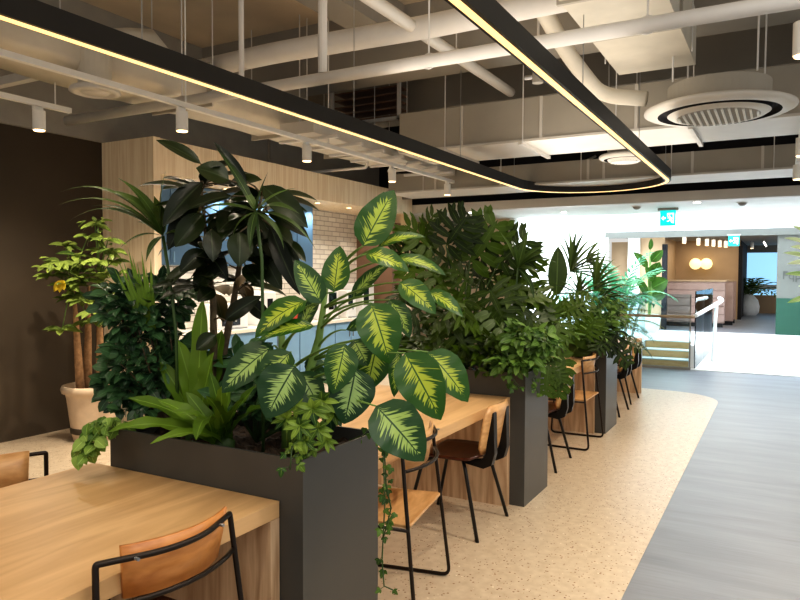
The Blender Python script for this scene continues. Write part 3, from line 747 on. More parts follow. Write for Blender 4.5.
for (b, t, wpx, z, hz) in FL:
    B, T = at(b[0], b[1], z), at(t[0], t[1], z-.04)
    leaf(lv, B, T, wpx*z/FPX, -FW+UP*hz+RT*rnd.uniform(-.5, .5), .12, .14, prof_ell, 8, 2)
    q = min([a.lerp(c, i/5) for cane in (tA, tB) for a, c in zip(cane, cane[1:]) for i in range(6)], key=lambda p: (p-B).length)
    st_.tube([q, (q+B)/2+V((0, 0, .01)), B], [.005, .004, .003], 5)
for i in range(72):
    cane = tA if i % 2 else tB; k = rnd.choice((2, 3, 3, 4, 4)); q = cane[k].lerp(cane[min(5, k+1)], rnd.random()) if k < 5 else cane[k]
    d = rdir(-.5, .6); B = q + d*.05; T = q + d*rnd.uniform(.20, .27) + V((0, 0, -.04))
    leaf(lv, B, T, rnd.uniform(.075, .10), V((0, 0, 1))-FW*.4, .12, .14, prof_ell, 7, 2); st_.tube([q, B], [.004, .003], 5)
rel(st_, rf).build('trunk', M['dbark'], rf, True); rel(lv, rf).build('foliage', M['rubber'], rf, True)

# ---- strap leaved heads on tall bare stems (papyrus like)
def strap_head(label, stempx, tips, z, wpx=9):
    base = at(*stempx[0]); base.z = SOILZ-.01
    t = plant('ribbon_plant', label, base)
    pts = [base]+[at(*q) for q in stempx[1:]]
    s, l = MB(), MB(); s.tube(pts, [.007]*len(pts), 7)
    top = pts[-1]
    for (px, py, up, w_) in tips:
        T = at(px, py, z+rnd.uniform(-.1, .1)); leaf(l, top, T, w_*z/FPX, V((0, 0, 1))-FW*.5, up, .15, prof_lan, 9, 1)
    rel(s, t).build('stem', M['stemd'], t, True); rel(l, t).build('foliage', M['palm'], t, True)
strap_head('ribbon leaved plant arching out toward the dark brown wall', [(178,410,2.98), (176,330,2.95), (170,280,2.95), (163,236,2.95)],
  [(60,192,.42,6), (58,205,.40,5), (68,222,.42,6), (100,190,.36,14), (137,222,.3,10), (118,178,.3,12), (90,206,.3,5), (166,170,.1,9), (186,200,.2,9), (146,262,.3,8), (120,248,.3,5), (190,236,.3,8), (154,196,.3,12)], 2.9)
strap_head('ribbon leaved plant standing tall in the middle of the nearest planter', [(263,402,2.75), (263,330,2.72), (262,260,2.72), (256,212,2.72)],
  [(216,148,.12,9), (268,172,.05,9), (240,186,.2,9), (300,214,.3,12), (214,214,.3,8), (284,250,.3,9), (232,244,.3,9), (296,188,.2,7), (250,252,.3,9), (190,218,.3,7), (316,250,.35,7)], 2.7)
# small spiky fan
root = V((2.18, 2.30, SOILZ)); t = plant('spiky_grass', 'fan of stiff narrow upright blades rising out of the dark bush', root)
l = MB()
for i in range(9):
    q = at(148+i*1.0, 330, 3.05); T = at(114+i*4.6, 240+abs(i-4)*4+rnd.uniform(0, 18), 3.0); leaf(l, q, T, 4.5*3/FPX, -FW+UP*.2, .08, .2, prof_lan, 7, 1, tint=.6+.4*rnd.random())
stem = MB(); stem.tube([root, at(152, 332, 3.05)], [.008, .006], 6)
rel(stem, t).build('stem', M['stemd'], t, True); rel(l, t).build('foliage', M['nest'], t, True)

# ---- dense dark small leaved bush
def bush(name, label, root, blobs, mat, nleaf, ls, stemmat='dbark', hintk=.5, ratio=.62, seed=1, prof=prof_ell, nst=7):
    r = random.Random(seed); t = plant(name, label, root); s, l = MB(), MB(); tot = sum(b[3]*b[4] for b in blobs); 
    for (cx, cy, z, rx, ry) in blobs:
        c = at(cx, cy, z); rr = rx*z/FPX; rh = ry*z/FPX
        for i in range(nst):
            d = rdir(-.6, .8, r); e = c+V((d.x*rr, d.y*rr, d.z*rh))*.75; mid = (V(root)+e)/2+V((r.uniform(-.04, .04), r.uniform(-.04, .04), .04))
            s.tube([bez(V(root), mid, e, k/5) for k in range(6)], [.007, .006, .005, .004, .003, .002], 5)
        for i in range(int(nleaf*b_area(rx, ry)/tot_area(blobs))):
            d = rdir(-1, 1, r); q = r.random()**.4; B = c+V((d.x*rr, d.y*rr, d.z*rh))*q
            dd = (V((d.x, d.y, d.z*.3-.25)) + rdir(-1, 1, r)*.6).normalized(); k = ls*r.uniform(.7, 1.25)
            leaf(l, B, B+dd*k, k*ratio, V((0, 0, 1))*hintk-FW*.5+rdir(-1, 1, r)*.4, .15, .1, prof, 4, 1, tint=r.random())
    rel(s, t).build('stem', M[stemmat], t, True); rel(l, t).build('foliage', M[mat], t, True)
    return t
def b_area(a, b): return a*b
def tot_area(bl): return sum(x[3]*x[4] for x in bl)
bush('dark_leaf_bush', 'dense bush of small dark blue-green leaves at the wall end of the nearest planter', V((2.2, 2.38, SOILZ)),
     [(140,312,3.12,34,36), (150,360,3.12,42,36), (125,385,3.1,24,26), (165,300,3.15,28,26), (122,300,3.15,22,22), (178,372,3.15,24,34), (150,400,3.12,40,12)], 'bush', 1500, .062, seed=3, nst=5)
# ---- bird's nest fern
def nest(label, root, tips, z0, w, seed=5, mat='nest', name='birds_nest_fern'):
    r = random.Random(seed); t = plant(name, label, root); l = MB()
    for (px, py, z, up) in tips:
        T = at(px, py, z); B = V(root)+V((r.uniform(-.03, .03), r.uniform(-.03, .03), 0)); leaf(l, B, T, w*r.uniform(.8, 1.15), V((0, 0, 1))-FW*.6, up, .18, prof_strap, 13, 2, .26)
    cr = MB(); cr.lathe([(.045, -.02), (.05, .02), (.03, .05), (.001, .05)], tuple(V(root)), 12)
    rel(cr, t).build('crown', M['stemd'], t, True); rel(l, t).build('foliage', M[mat], t, True); return t
rt = V((2.08, 1.98, SOILZ+.01))
nest("bright green bird's nest fern fanning over the front rim of the nearest planter", rt,
     [(108,432,2.75,.35), (128,398,2.8,.22), (158,400,2.72,.3), (172,412,2.6,.3), (186,392,2.8,.1), (210,372,2.8,.05), (232,376,2.75,.05), (258,384,2.7,.1), (150,444,2.6,.4), (206,396,2.5,.15), (244,398,2.55,.1), (270,405,2.6,.2), (196,440,2.45,.5), (222,386,2.5,.05)], 2.6, .062)
rt = at(196, 402, 3.0); rt.z = SOILZ+.01
nest('tall upright pale-backed strap fern leaves behind the rubber fig trunks', rt, [(203,298,2.95,.03), (178,340,3.0,.05), (222,330,3.0,.04), (160,362,3.0,.15), (214,352,2.9,.06)], 3.0, .095, seed=9, name='strap_fern')
# ---- trailing pothos on the wall corner of the planter
def cluster(name, label, root, pts, mat, n, ls, spread, seed, ratio=.75, prof=prof_ov, stemmat='stemg', sr=.003, tipdown=.7):
    r = random.Random(seed); t = plant(name, label, root); s, l = MB(), MB(); pts = [V(p) for p in pts]
    strands = max(1, n//14)
    for k in range(strands):
        off = V((r.uniform(-1, 1), r.uniform(-1, 1), 0))*spread*.6
        path = [pts[0]]+[p+off+V((r.uniform(-1, 1), r.uniform(-1, 1), r.uniform(-1, 1)))*spread*.25 for p in pts[1:]]
        s.tube(path, [sr]*len(path), 5)
        m_ = n//strands
        for i in range(m_):
            f = (i+.5)/m_*(len(path)-1); a = int(f); c = path[a].lerp(path[min(a+1, len(path)-1)], f-a)
            d = (rdir(-.8, .4, r)-FW*.35+V((0, 0, -tipdown))).normalized(); q = ls*r.uniform(.7, 1.2); B = c + rdir(-.5, .5, r)*ls*.35
            s.tube([c, B], [sr*.6, sr*.4], 4)
            leaf(l, B, B+d*q, q*ratio, -FW*.8+UP*.5+rdir(-1, 1, r)*.5, .12, .12, prof, 5, 2, tint=r.random())
    rel(s, t).build('stem', M[stemmat], t, True); rel(l, t).build('foliage', M[mat], t, True); return t
rt = V((2.02, 2.42, SOILZ+.0))
cluster('trailing_pothos', 'light green pothos spilling over the wall side corner of the nearest planter onto the table', rt, [rt, at(118,420,2.98), at(105,424,2.82), at(96,438,2.80), at(92,452,2.80)], 'pothos', 90, .060, .07, 21, .72)
bush('low_leafy_filler', 'low dark green filler plant covering the soil between the fern and the dumb cane', V((2.25, 1.95, SOILZ)), [(270,392,2.95,26,26), (245,372,3.05,20,28), (300,385,3.0,18,24), (238,405,2.95,22,14), (330,400,2.9,20,16)], 'bush', 300, .10, 'stemd', seed=29, ratio=.5, nst=4)
# ---- dwarf umbrella plant
rt = V((2.10, 1.66, SOILZ)); t = plant('dwarf_umbrella_plant', 'small umbrella plant with whorled yellow-edged leaflets low at the front of the nearest planter', rt)
s, l = MB(), MB()
for (px, py, z, sz) in [(312,408,2.35,24), (322,400,2.38,22), (300,425,2.33,20), (318,428,2.36,20), (286,418,2.4,18), (334,412,2.42,18), (305,440,2.36,16), (326,440,2.4,16), (296,404,2.42,18)]:
    c = at(px, py, z); s.tube([rt, (rt+c)/2+V((0, 0, .02)), c], [.005, .004, .003], 5)
    for k in range(8):
        a = k/8*2*PI+rnd.random()*.3; d = RT*math.cos(a)+UP*math.sin(a)*.75-FW*.25; leaf(l, c, c+d*sz*z/FPX*.82+V((0, 0, -.012)), sz*.30*z/FPX, -FW+UP*.4, .2, .1, prof_ell, 5, 2)
rel(s, t).build('stem', M['stemg'], t, True); rel(l, t).build('foliage', M['umb'], t, True)
# ---- ivy trails
def ivy(label, pts, n, ls, seed, spread=.02, mat='ivy'):
    r = random.Random(seed); pts = [V(p) for p in pts]; t = plant('trailing_ivy', label, pts[0]); s, l = MB(), MB(); s.tube(pts, [.003]*len(pts), 5)
    for i in range(n):
        f = (i+.3)/n*(len(pts)-1); a = int(f); c = pts[a].lerp(pts[min(a+1, len(pts)-1)], f-a)
        B = c+rdir(-.6, .6, r)*spread; s.tube([c, B], [.0015, .001], 4); h = -FW+UP*.3+rdir(-1, 1, r)*.5; d = (rdir(-1, .2, r)-FW*.2+V((0, 0, -.5))).normalized(); q = ls*r.uniform(.7, 1.2)
        x = d.cross(h).normalized(); tt = r.random()
        leaf(l, B, B+d*q, q*.6, h, .1, .1, prof_ov, 4, 1, tint=tt); leaf(l, B, B+(d*.5+x*.8)*q*.7, q*.4, h, .1, .1, prof_ov, 3, 1, tint=tt); leaf(l, B, B+(d*.5-x*.8)*q*.7, q*.4, h, .1, .1, prof_ov, 3, 1, tint=tt)
    rel(s, t).build('stem', M['stemd'], t, True); rel(l, t).build('foliage', M[mat], t, True); return t
s0 = V((2.40, 1.56, .86))
ivy('thin ivy trail hanging down the aisle corner of the nearest planter beside the pale seat', [s0, at(379,424,2.66), at(383,440,2.62), at(385,462,2.60), at(386,485,2.60), at(391,508,2.60), at(387,525,2.60), at(383,538,2.6)], 34, .030, 2, .025)
ivy('short ivy sprig low beside the end of the nearest planter', [V((2.45, 1.60, .86)), V((2.495, 1.47, .90)), at(385,500,2.66), at(382,560,2.66), at(384,586,2.64), at(393,590,2.6)], 9, .030, 4, .02)
ivy('ivy creeping over the front corner rim of the nearest planter', [V((2.08, 1.60, .86)), V((2.03, 1.50, .92)), at(292,446,2.36), at(290,470,2.33)], 16, .036, 6, .03, 'umb')

# ---- money tree in its terracotta pot
pc = V((4.22, 5.66, 0)); mt = plant('potted_money_tree', 'money tree with braided pale trunks in a cream terracotta pot by the dark brown wall', pc)
pt = MB().lathe([(.001, .0), (.17, .0), (.19, .10), (.225, .40), (.235, .445), (.265, .455), (.275, .49), (.262, .52), (.235, .52), (.225, .46), (.001, .45)], n=36).build('pot', M['terra'], mt, True)
MB().lathe([(.186, .075), (.194, .08), (.20, .13), (.193, .135)], n=36).build('band', M['brown'], pt, True)
box('clip', (-.05, -.262, .30), (.0, -.21, .36), M['brown'], pt)
MB().lathe([(.228, .462), (.12, .475), (.001, .478)], n=24).build('soil', M['soil'], mt)
s = MB(); tops = []
for (dx, dy, lean) in ((-.09, .05, -.04), (.05, -.05, .0), (.02, .10, .02)):
    pts = [V((dx, dy, .45)), V((dx+lean*.4, dy, .75)), V((dx+lean*.8, dy, 1.0)), V((dx+lean, dy, 1.2)), V((dx+lean*1.6, dy, 1.45))]; s.tube(pts, [.045, .036, .030, .022, .010], 10); tops.append(pts[-1])
s.build('trunk', M['bark'], mt, True)
s, l = MB(), MB(); rr = random.Random(8)
heads = [(95,225,6.2,13), (88,236,6.2,12), (60,262,6.1,16), (78,256,6.2,16), (52,276,6.1,14), (70,286,6.1,16), (92,276,6.2,15), (108,240,6.1,14), (112,262,6.2,14), (104,252,6.3,14), (84,300,6.1,15), (100,300,6.2,15), (62,330,6.1,15), (88,322,6.2,14), (98,322,6.1,12), (76,270,6.3,16), (66,246,6.3,13), (88,262,6.0,14), (115,285,6.2,14), (110,310,6.2,14), (45,268,6.2,11), (98,222,6.3,11), (84,280,6.1,15), (100,262,6.0,14), (56,268,6.0,14), (104,290,6.1,14), (74,296,6.1,14), (92,312,6.0,13), (112,250,6.1,13), (118,272,6.1,12)]
for (px, py, z, sz) in heads:
    c = at(px, py, z); c = c - pc; tp = min(tops, key=lambda q: (q-c).length)
    s.tube([tp, (tp+c)/2+V((0, 0, .05)), c], [.009, .006, .004], 5)
    for k in range(6):
        a = k/6*2*PI+rr.random(); d = V((math.cos(a), math.sin(a), rr.uniform(-.45, .1))); L = sz*z/FPX*1.3; leaf(l, c, c+d.normalized()*L, L*.44, V((0, 0, 1))-FW*.6, .18, .1, prof_ell, 6, 1, tint=rr.random())
    for k in range(3):
        d = rdir(-.6, .6, rr); c3 = c+d*.08; L = sz*z/FPX*.8; d = (rdir(-.8, .3, rr)).normalized(); leaf(l, c3, c3+d*L, L*.42, V((0, 0, 1))-FW*.6, .18, .1, prof_ell, 6, 1, tint=rr.random())
s.build('branch', M['stemg'], mt, True); l.build('foliage', M['money'], mt, True)
l = MB(); c = at(62,280,6.0)-pc
for dx, dy in ((-10, 14), (-3, 15), (3, 12)): leaf(l, c, at(62+dx*.8, 280+dy*.85, 5.98)-pc, .06, -FW+UP*.3, .15, .1, prof_ell, 6, 1)
l.build('yellow_leaves', M['yellow'], mt, True)['label'] = 'yellowed leaves'

# ---- split leaf philodendron, second planter
x1 = XS+STEP
root = V((x1+.26, 2.05, SOILZ)); ph = plant('split_leaf_philodendron', 'big split leaf philodendron with dark deeply cut leaves filling the second planter', root)
s, l = MB(), MB(); r = random.Random(5)
PHL = [(432,250,402,218,34,5.0), (446,246,470,208,34,4.95), (470,262,500,212,38,5.0), (500,262,530,232,34,5.0), (440,280,398,262,34,4.9), (500,285,548,290,36,4.9),
       (465,300,430,322,36,4.85), (490,310,520,345,34,4.8), (455,270,420,236,30,5.1), (480,280,512,262,34,5.1), (430,300,402,318,30,5.0), (510,300,545,322,34,4.85), (478,240,452,214,30,5.2),
       (450,320,470,350,34,4.8), (420,262,388,246,26,5.1), (515,270,541,252,28,5.1), (470,255,484,222,30,5.2), (440,330,415,352,30,4.9), (505,330,498,360,32,4.75), (470,285,450,262,30,4.95),
       (455,300,482,322,34,4.8), (490,290,505,318,36,4.8), (432,272,455,300,30,4.85), (412,285,392,300,24,5.1), (520,300,530,276,28,5.0), (424,240,436,206,26,5.1), (410,262,402,228,24,5.2)]
for (bx, by, tx, ty, wpx, z) in PHL:
    B, T = at(bx, by, z), at(tx, ty, z-.05); L = (T-B).length
    lobed(l, B, B+(T-B)*.93-UP*.03, wpx*1.35*z/FPX, -FW*.7+UP*.7+RT*r.uniform(-.8, .8), 5, .23)
    s.tube([bez(root+V((0, 0, .1)), (root+B)/2+V((0, 0, .2)), B, i/6) for i in range(7)], [.010, .009, .008, .007, .006, .005, .004], 6)
for i in range(14):
    d = rdir(-.1, .95, r); c = root+V((d.x*.42, d.y*.40, .15+d.z*.55)); T = c+V((d.x, d.y, -.1+.5*d.z)).normalized()*r.uniform(.18, .26)
    lobed(l, c, T, r.uniform(.2, .28), V((0, 0, .8))-FW*.5+rdir(-1, 1, r)*.3, 5, .17)
    s.tube([root+V((0, 0, .08)), (root+c)/2+V((0, 0, .08)), c], [.008, .006, .004], 5)
s.tube([root, root+V((.02, 0, .25)), root+V((0, .02, .42))], [.035, .03, .02], 8)
rel(s, ph).build('stem', M['stemd'], ph, True); rel(l, ph).build('foliage', M['philo'], ph, True)
# strap leaves at the right of it
t = None
rt = V((x1+.40, 1.75, SOILZ))
def spray(name, label, root, top, tips, w, z, mat, seed=1):
    t = plant(name, label, root); s, l = MB(), MB(); s.tube([V(root), (V(root)+top)/2, top], [.010, .009, .007], 7)
    for (px, py, up) in tips: leaf(l, top, at(px, py, z), w, V((0, 0, 1))-FW*.5, up, .15, prof_lan, 9, 1)
    rel(s, t).build('stem', M['stemd'], t, True); rel(l, t).build('foliage', M[mat], t, True)
spray('ribbon_plant', 'narrow ribbon leaves arching out against the bright window beside the philodendron', rt, at(518,268,4.85), [(529,228,.05), (548,245,.25), (550,252,.25), (500,232,.1), (540,275,.3), (512,240,.1), (556,262,.35), (534,300,.3)], .055, 4.8, 'palm')
# undergrowth of the second planter
bush('leafy_undergrowth', 'low mixed green undergrowth over the rim of the second planter', V((x1+.2, 2.1, SOILZ)),
     [(415,345,5.0,24,18), (440,352,4.95,26,14), (470,358,4.8,30,12), (500,350,4.7,24,16), (402,355,5.1,16,16), (482,345,4.9,30,14)], 'philo', 420, .11, 'stemd', seed=13, ratio=.4, prof=prof_lan, nst=5)
rt = V((x1+.30, 1.60, SOILZ+.03))
bush('boston_ivy', 'bushy ivy with cut leaves spilling over the aisle end of the second planter', rt, [(524,338,4.55,20,16), (542,345,4.5,16,14), (508,360,4.55,18,10), (526,360,4.5,18,10)], 'ivy', 330, .075, 'stemd', seed=17, ratio=.5, nst=4)
ivy('ivy trail hanging against the metal end of the second planter', [rt, V((x1+.30, 1.47, .92)), at(532,380,4.52), at(536,388,4.5), at(539,396,4.5)], 12, .04, 31, .03)
ivy('ivy trail hanging over the dark side face of the second planter', [V((x1+.04, 1.75, .9)), V((x1-.02, 1.68, .90)), at(503,362,4.5), at(514,380,4.5), at(519,388,4.48)], 22, .05, 33, .05)
# hanging cut leaves past the right end
t = plant('trailing_philodendron', 'hanging philodendron with cut leaves drooping past the end of the second planter', V((x1+.45, 1.6, SOILZ))); s, l = MB(), MB()
for (bx, by, tx, ty, wpx, z) in [(549,362,545,397,18,4.9), (562,352,558,400,20,4.95), (560,322,548,352,26,4.85), (545,330,530,360,24,4.7), (556,366,562,384,14,4.9), (585,335,596,318,20,5.2), (566,312,590,300,22,5.1), (552,318,545,296,22,4.9)]:
    B, T = at(bx, by, z), at(tx, ty, z-.03); lobed(l, B, T, wpx*1.2*z/FPX, -FW+UP*.5, 6, .17, tint=.6+.4*rnd.random()); q = V((x1+.45, 1.6, SOILZ)); s.tube([bez(q, (q+B)/2+V((0, -.02, .22)), B, i/5) for i in range(6)], [.006]*6, 5)
rel(s, t).build('stem', M['stemg'], t, True); rel(l, t).build('foliage', M['philo'], t, True)

# ---- third planter: palm, broad leaved plant, areca
x2 = XS+2*STEP
rt = V((x2+.2, 2.25, SOILZ)); t = plant('fan_palm', 'dark palm silhouetted against the bright window above the farthest planter', rt); s, l = MB(), MB()
r = random.Random(3)
for (cx, cy, z, a0, a1, n_, L) in [(570,272,7.0,-15,115,13,38), (594,290,6.95,-25,110,12,34), (578,296,6.9,20,165,10,26), (556,284,7.05,60,200,8,22), (600,300,6.9,-60,40,8,30), (586,262,7.1,-30,60,8,26)]:
    c = at(cx, cy, z); s.tube([bez(rt, (rt+c)/2+V((0, 0, .25)), c, i/6) for i in range(7)], [.006]*7, 5)
    for k in range(n_):
        a = R(a0+(a1-a0)*k/(n_-1)); d = RT*math.cos(a)+UP*math.sin(a); leaf(l, c, c+d*L*1.2*z/FPX*rnd.uniform(.8, 1.1)-FW*.05+V((0, 0, -.07*abs(math.cos(a)))), .052, -FW*.4+UP*1.0, .16, .2, prof_lan, 7, 1)
T0 = at(558,252,7.0); leaf(l, at(556,296,7.0), T0+V((0, 0, .06)), .20, -FW, .05, .1, prof_ell, 8, 2, tint=.3); s.tube([rt, at(556,296,7.0)], [.008, .006], 5)
rel(s, t).build('stem', M['stemd'], t, True); rel(l, t).build('foliage', M['palm'], t, True)
rt = V((x2+.25, 2.05, SOILZ)); t = plant('broad_leaved_shrub', 'dark shrub with wide drooping leaves low in the farthest planter', rt); s, l = MB(), MB(); r = random.Random(4)
for (bx, by, tx, ty, wpx, z) in [(560,318,540,322,30,6.8), (565,318,562,300,26,6.9), (575,322,592,350,34,6.7), (560,326,548,345,26,6.8), (590,330,604,352,24,6.7), (590,325,612,322,22,6.9), (570,316,582,298,22,7), (556,312,538,304,22,7.0), (584,338,570,356,28,6.75), (600,335,618,346,18,6.7)]:
    B, T = at(bx, by, z), at(tx, ty, z); leaf(l, B, T, wpx*z/FPX, -FW+UP*.6+RT*r.uniform(-.4, .4), .2, .1, prof_ov, 7, 2, .05); s.tube([rt, (rt+B)/2+V((0, 0, .1)), B], [.009, .007, .005], 5)
rel(s, t).build('stem', M['stemd'], t, True); rel(l, t).build('foliage', M['philo'], t, True)
rt = V((x2+.35, 1.75, SOILZ)); t = plant('areca_palm', 'feathery areca palm leaning out over the aisle end of the farthest planter', rt); s, l = MB(), MB(); r = random.Random(6)
for (az, el, L, dr) in [(-70, .9, .75, 1.1), (-40, 1.1, .8, 1.0), (-95, .8, .65, 1.2), (-20, 1.0, .75, 1.2), (-60, 1.6, .75, .8), (-120, 1.1, .6, 1.1), (0, 1.2, .7, 1.3), (-80, .45, .6, 1.2), (-45, .5, .65, 1.2), (30, 1.2, .6, 1.0), (-150, 1.2, .5, 1.0), (-10, .6, .6, 1.2), (-60, 1.1, .65, 1.5), (-100, 1.6, .6, .9), (80, 1.3, .6, 1.0)]:
    d = V((math.cos(R(az)), math.sin(R(az)), el)); frond(l, rt+d.normalized()*.02, d, L*1.02, dr, 15, .20, .022, s)
rel(s, t).build('stem', M['stemg'], t, True); rel(l, t).build('foliage', M['palm'], t, True)
bush('leafy_undergrowth', 'tangled small leaved growth around the foot of the areca palm', V((x2+.3, 1.8, SOILZ)), [(592,305,6.8,22,16), (610,312,6.7,18,16), (575,330,6.7,26,18), (600,330,6.6,18,16)], 'ivy', 420, .08, 'stemd', seed=19, ratio=.45, prof=prof_lan, nst=4)
t = plant('trailing_philodendron', 'single drooping cut leaf stem hanging past the end of the farthest planter', V((x2+.45, 1.6, SOILZ))); s, l = MB(), MB()
for (bx, by, tx, ty, wpx, z) in [(612,345,630,366,16,6.6), (618,330,605,352,20,6.6), (622,340,642,350,12,6.7), (604,335,596,352,18,6.5)]:
    B, T = at(bx, by, z), at(tx, ty, z-.05); lobed(l, B, T, wpx*1.2*z/FPX, -FW+UP*.5, 5, .18); q = V((x2+.45, 1.6, SOILZ)); s.tube([bez(q, (q+B)/2+V((0, -.02, .15)), B, i/5) for i in range(6)], [.006]*6, 5)
rel(s, t).build('stem', M['stemg'], t, True); rel(l, t).build('foliage', M['philo'], t, True)

# ---- palms beyond the balustrade
rt = at(611, 330, 12.6); rt.z = .40; t = plant('potted_areca_palm', 'pale sunlit areca palm in a white pot behind the balustrade', rt); s, l = MB(), MB(); r = random.Random(9)
for i in range(20):
    az = i/20*2*PI+r.random()*.3; el = r.uniform(1.3, 3.2); d = V((math.cos(az), math.sin(az), el)); frond(l, rt+V((0, 0, .3)), d, r.uniform(1.0, 1.45), r.uniform(.9, 1.6), 13, .34, .055, s)
MB().lathe([(.001, 0), (.17, 0), (.21, .32), (.19, .32), (.001, .28)], n=20).build('pot', M['white'], t, True)
rel(s, t).build('stem', M['stemg'], t, True); rel(l, t).build('foliage', M['cyan'], t, True)
rt = at(649, 322, 14.0); rt.z = .40; t = plant('bird_of_paradise_plant', 'tall paddle leaved plant with one yellowing leaf against the tan wall', rt); s, l = MB(), MB(); r = random.Random(10)
for (bx, by, tx, ty, wpx) in [(648,268,633,252,9), (651,262,663,250,10), (648,296,634,276,9), (652,288,668,280,16), (650,250,651,238,5), (652,275,660,262,12), (652,296,666,294,14), (648,300,640,296,12), (655,280,645,268,14)]:
    B, T = at(bx, by, 13.9), at(tx, ty, 13.8); leaf(l, B, T, wpx*14/FPX, -FW+UP*.4, .1, .1, prof_ell, 6, 2, tint=.5); q = rt+V((0, 0, .3)); s.tube([q, (q+B)/2+V((.02, 0, .1)), B], [.025, .02, .012], 6)
MB().lathe([(.001, 0), (.19, 0), (.23, .36), (.21, .36), (.001, .32)], n=20).build('pot', M['white'], t, True)
rel(s, t).build('stem', M['stemg'], t, True); rel(l, t).build('foliage', M['strel'], t, True)
# far plant with its white bag by the blue window
rt = V((30.2, 1.15, 0)); t = plant('wrapped_floor_plant', 'leafy plant with its pot wrapped in a white bag before the far blue window', rt); s, l = MB(), MB(); r = random.Random(12)
for i in range(14):
    az = i/14*2*PI; d = V((math.cos(az), math.sin(az), r.uniform(.9, 2.6))); frond(l, rt+V((0, 0, .6)), d, r.uniform(1.1, 1.5), r.uniform(1, 1.6), 9, .5, .09, s)
b = MB(); n_ = 18; prof = [(.30, 0), (.40, .12), (.42, .35), (.36, .6), (.20, .8), (.12, .92)]; rg = []
for rr_, z in prof: rg.append([b.vert(((rr_*(1+.1*math.sin(5*j)))*math.cos(2*PI*j/n_), (rr_*(1+.1*math.sin(5*j)))*math.sin(2*PI*j/n_), z)) for j in range(n_)])
for A, B in zip(rg, rg[1:]):
    for j in range(n_): b.face((A[j], A[(j+1) % n_], B[(j+1) % n_], B[j]))
b.build('bag', M['bag'], t, True)
rel(s, t).build('stem', M['stemg'], t, True); rel(l, t).build('foliage', M['palm'], t, True)
# plant at the right edge
rt = V((6.1, -.42, 0)); t = plant('potted_floor_plant', 'floor plant whose pale glossy leaf tips reach in at the right edge', rt); s, l = MB(), MB(); r = random.Random(15)
top = rt+V((0, 0, 1.2)); s.tube([rt+V((0, 0, .3)), rt+V((.02, 0, .8)), rt+V((0, 0, 1.65))], [.02, .016, .010], 8)
for (bx, by, tx, ty) in [(815,246,784,238), (812,258,783,253), (815,262,787,264), (815,276,785,274), (812,280,795,272), (815,296,787,303), (812,236,792,226), (814,250,790,247), (820,290,798,286)]:
    z = 5.2; B, T = at(bx, by, z), at(tx, ty, z); leaf(l, B, T, .05, -FW+UP*.8, .1, .1, prof_ell, 6, 1); q = rt+V((0, 0, max(.7, min(1.65, B.z-.15)))); s.tube([q, (q+B)/2+V((0, 0, .05)), B], [.006, .005, .004], 5)
for i in range(50):
    d = rdir(-.5, .8, r); c = rt+V((0, 0, 1.35))+V((d.x*.14, d.y*.08, d.z*.5)); leaf(l, c, c+(d+V((0, 0, .2))).normalized()*.17, .045, V((0, 0, 1)), .15, .1, prof_ell, 5, 1); s.tube([rt+V((0, 0, min(1.65, c.z-.02))), c], [.004, .003], 4)
MB().lathe([(.001, 0), (.15, 0), (.19, .32), (.17, .32), (.001, .29)], n=24).build('pot', M['white'], t, True)
rel(s, t).build('stem', M['stemg'], t, True); rel(l, t).build('foliage', M['pale'], t, True)
# ------------------------------------------------------------------ overhead
# suspended stadium shaped lamp
lp = empty('loop_pendant_lamp', 'long black stadium shaped pendant lamp with a warm LED strip over the tables', 'lamp', (0, 2.12, 2.70))
def stadium(off):
    r = .92+off; p = [(x, -r) for x in (-1.0, 2, 5, 8.62)]
    for i in range(1, 24): a = -PI/2+i/24*PI; p.append((8.62+r*math.cos(a), r*math.sin(a)))
    p += [(x, r) for x in (8.62, 5, 2, -1.0)]
    for i in range(1, 24): a = PI/2+i/24*PI; p.append((-1.0+r*math.cos(a), r*math.sin(a)))
    return p
def ring(name, o0, o1, z0, z1, mat, parent):
    mb = MB(); A, B = stadium(o0), stadium(o1); n = len(A)
    a0 = [mb.vert((x, y, z0)) for x, y in A]; b0 = [mb.vert((x, y, z0)) for x, y in B]
    a1 = [mb.vert((x, y, z1)) for x, y in A]; b1 = [mb.vert((x, y, z1)) for x, y in B]
    for i in range(n):
        j = (i+1) % n
        mb.face((a0[i], b0[i], b0[j], a0[j])[::-1]); mb.face((a1[i], b1[i], b1[j], a1[j])); mb.face((a0[i], a0[j], a1[j], a1[i])[::-1]); mb.face((b0[i], b0[j], b1[j], b1[i]))
    return mb.build(name, mat, parent)
ring('housing', -.04, .04, 0, .115, M['bmatt'], lp)
ring('led_diffuser', -.018, .018, -.006, 0, M['led'], lp)
for x in (.5, 2.6, 4.7, 6.8, 8.5):
    for y in (-.92, .92): MB().cyl((x, y, .115), (x, y, 1.6), .0035, n=6).build('suspension_wire', M['steel'], lp)

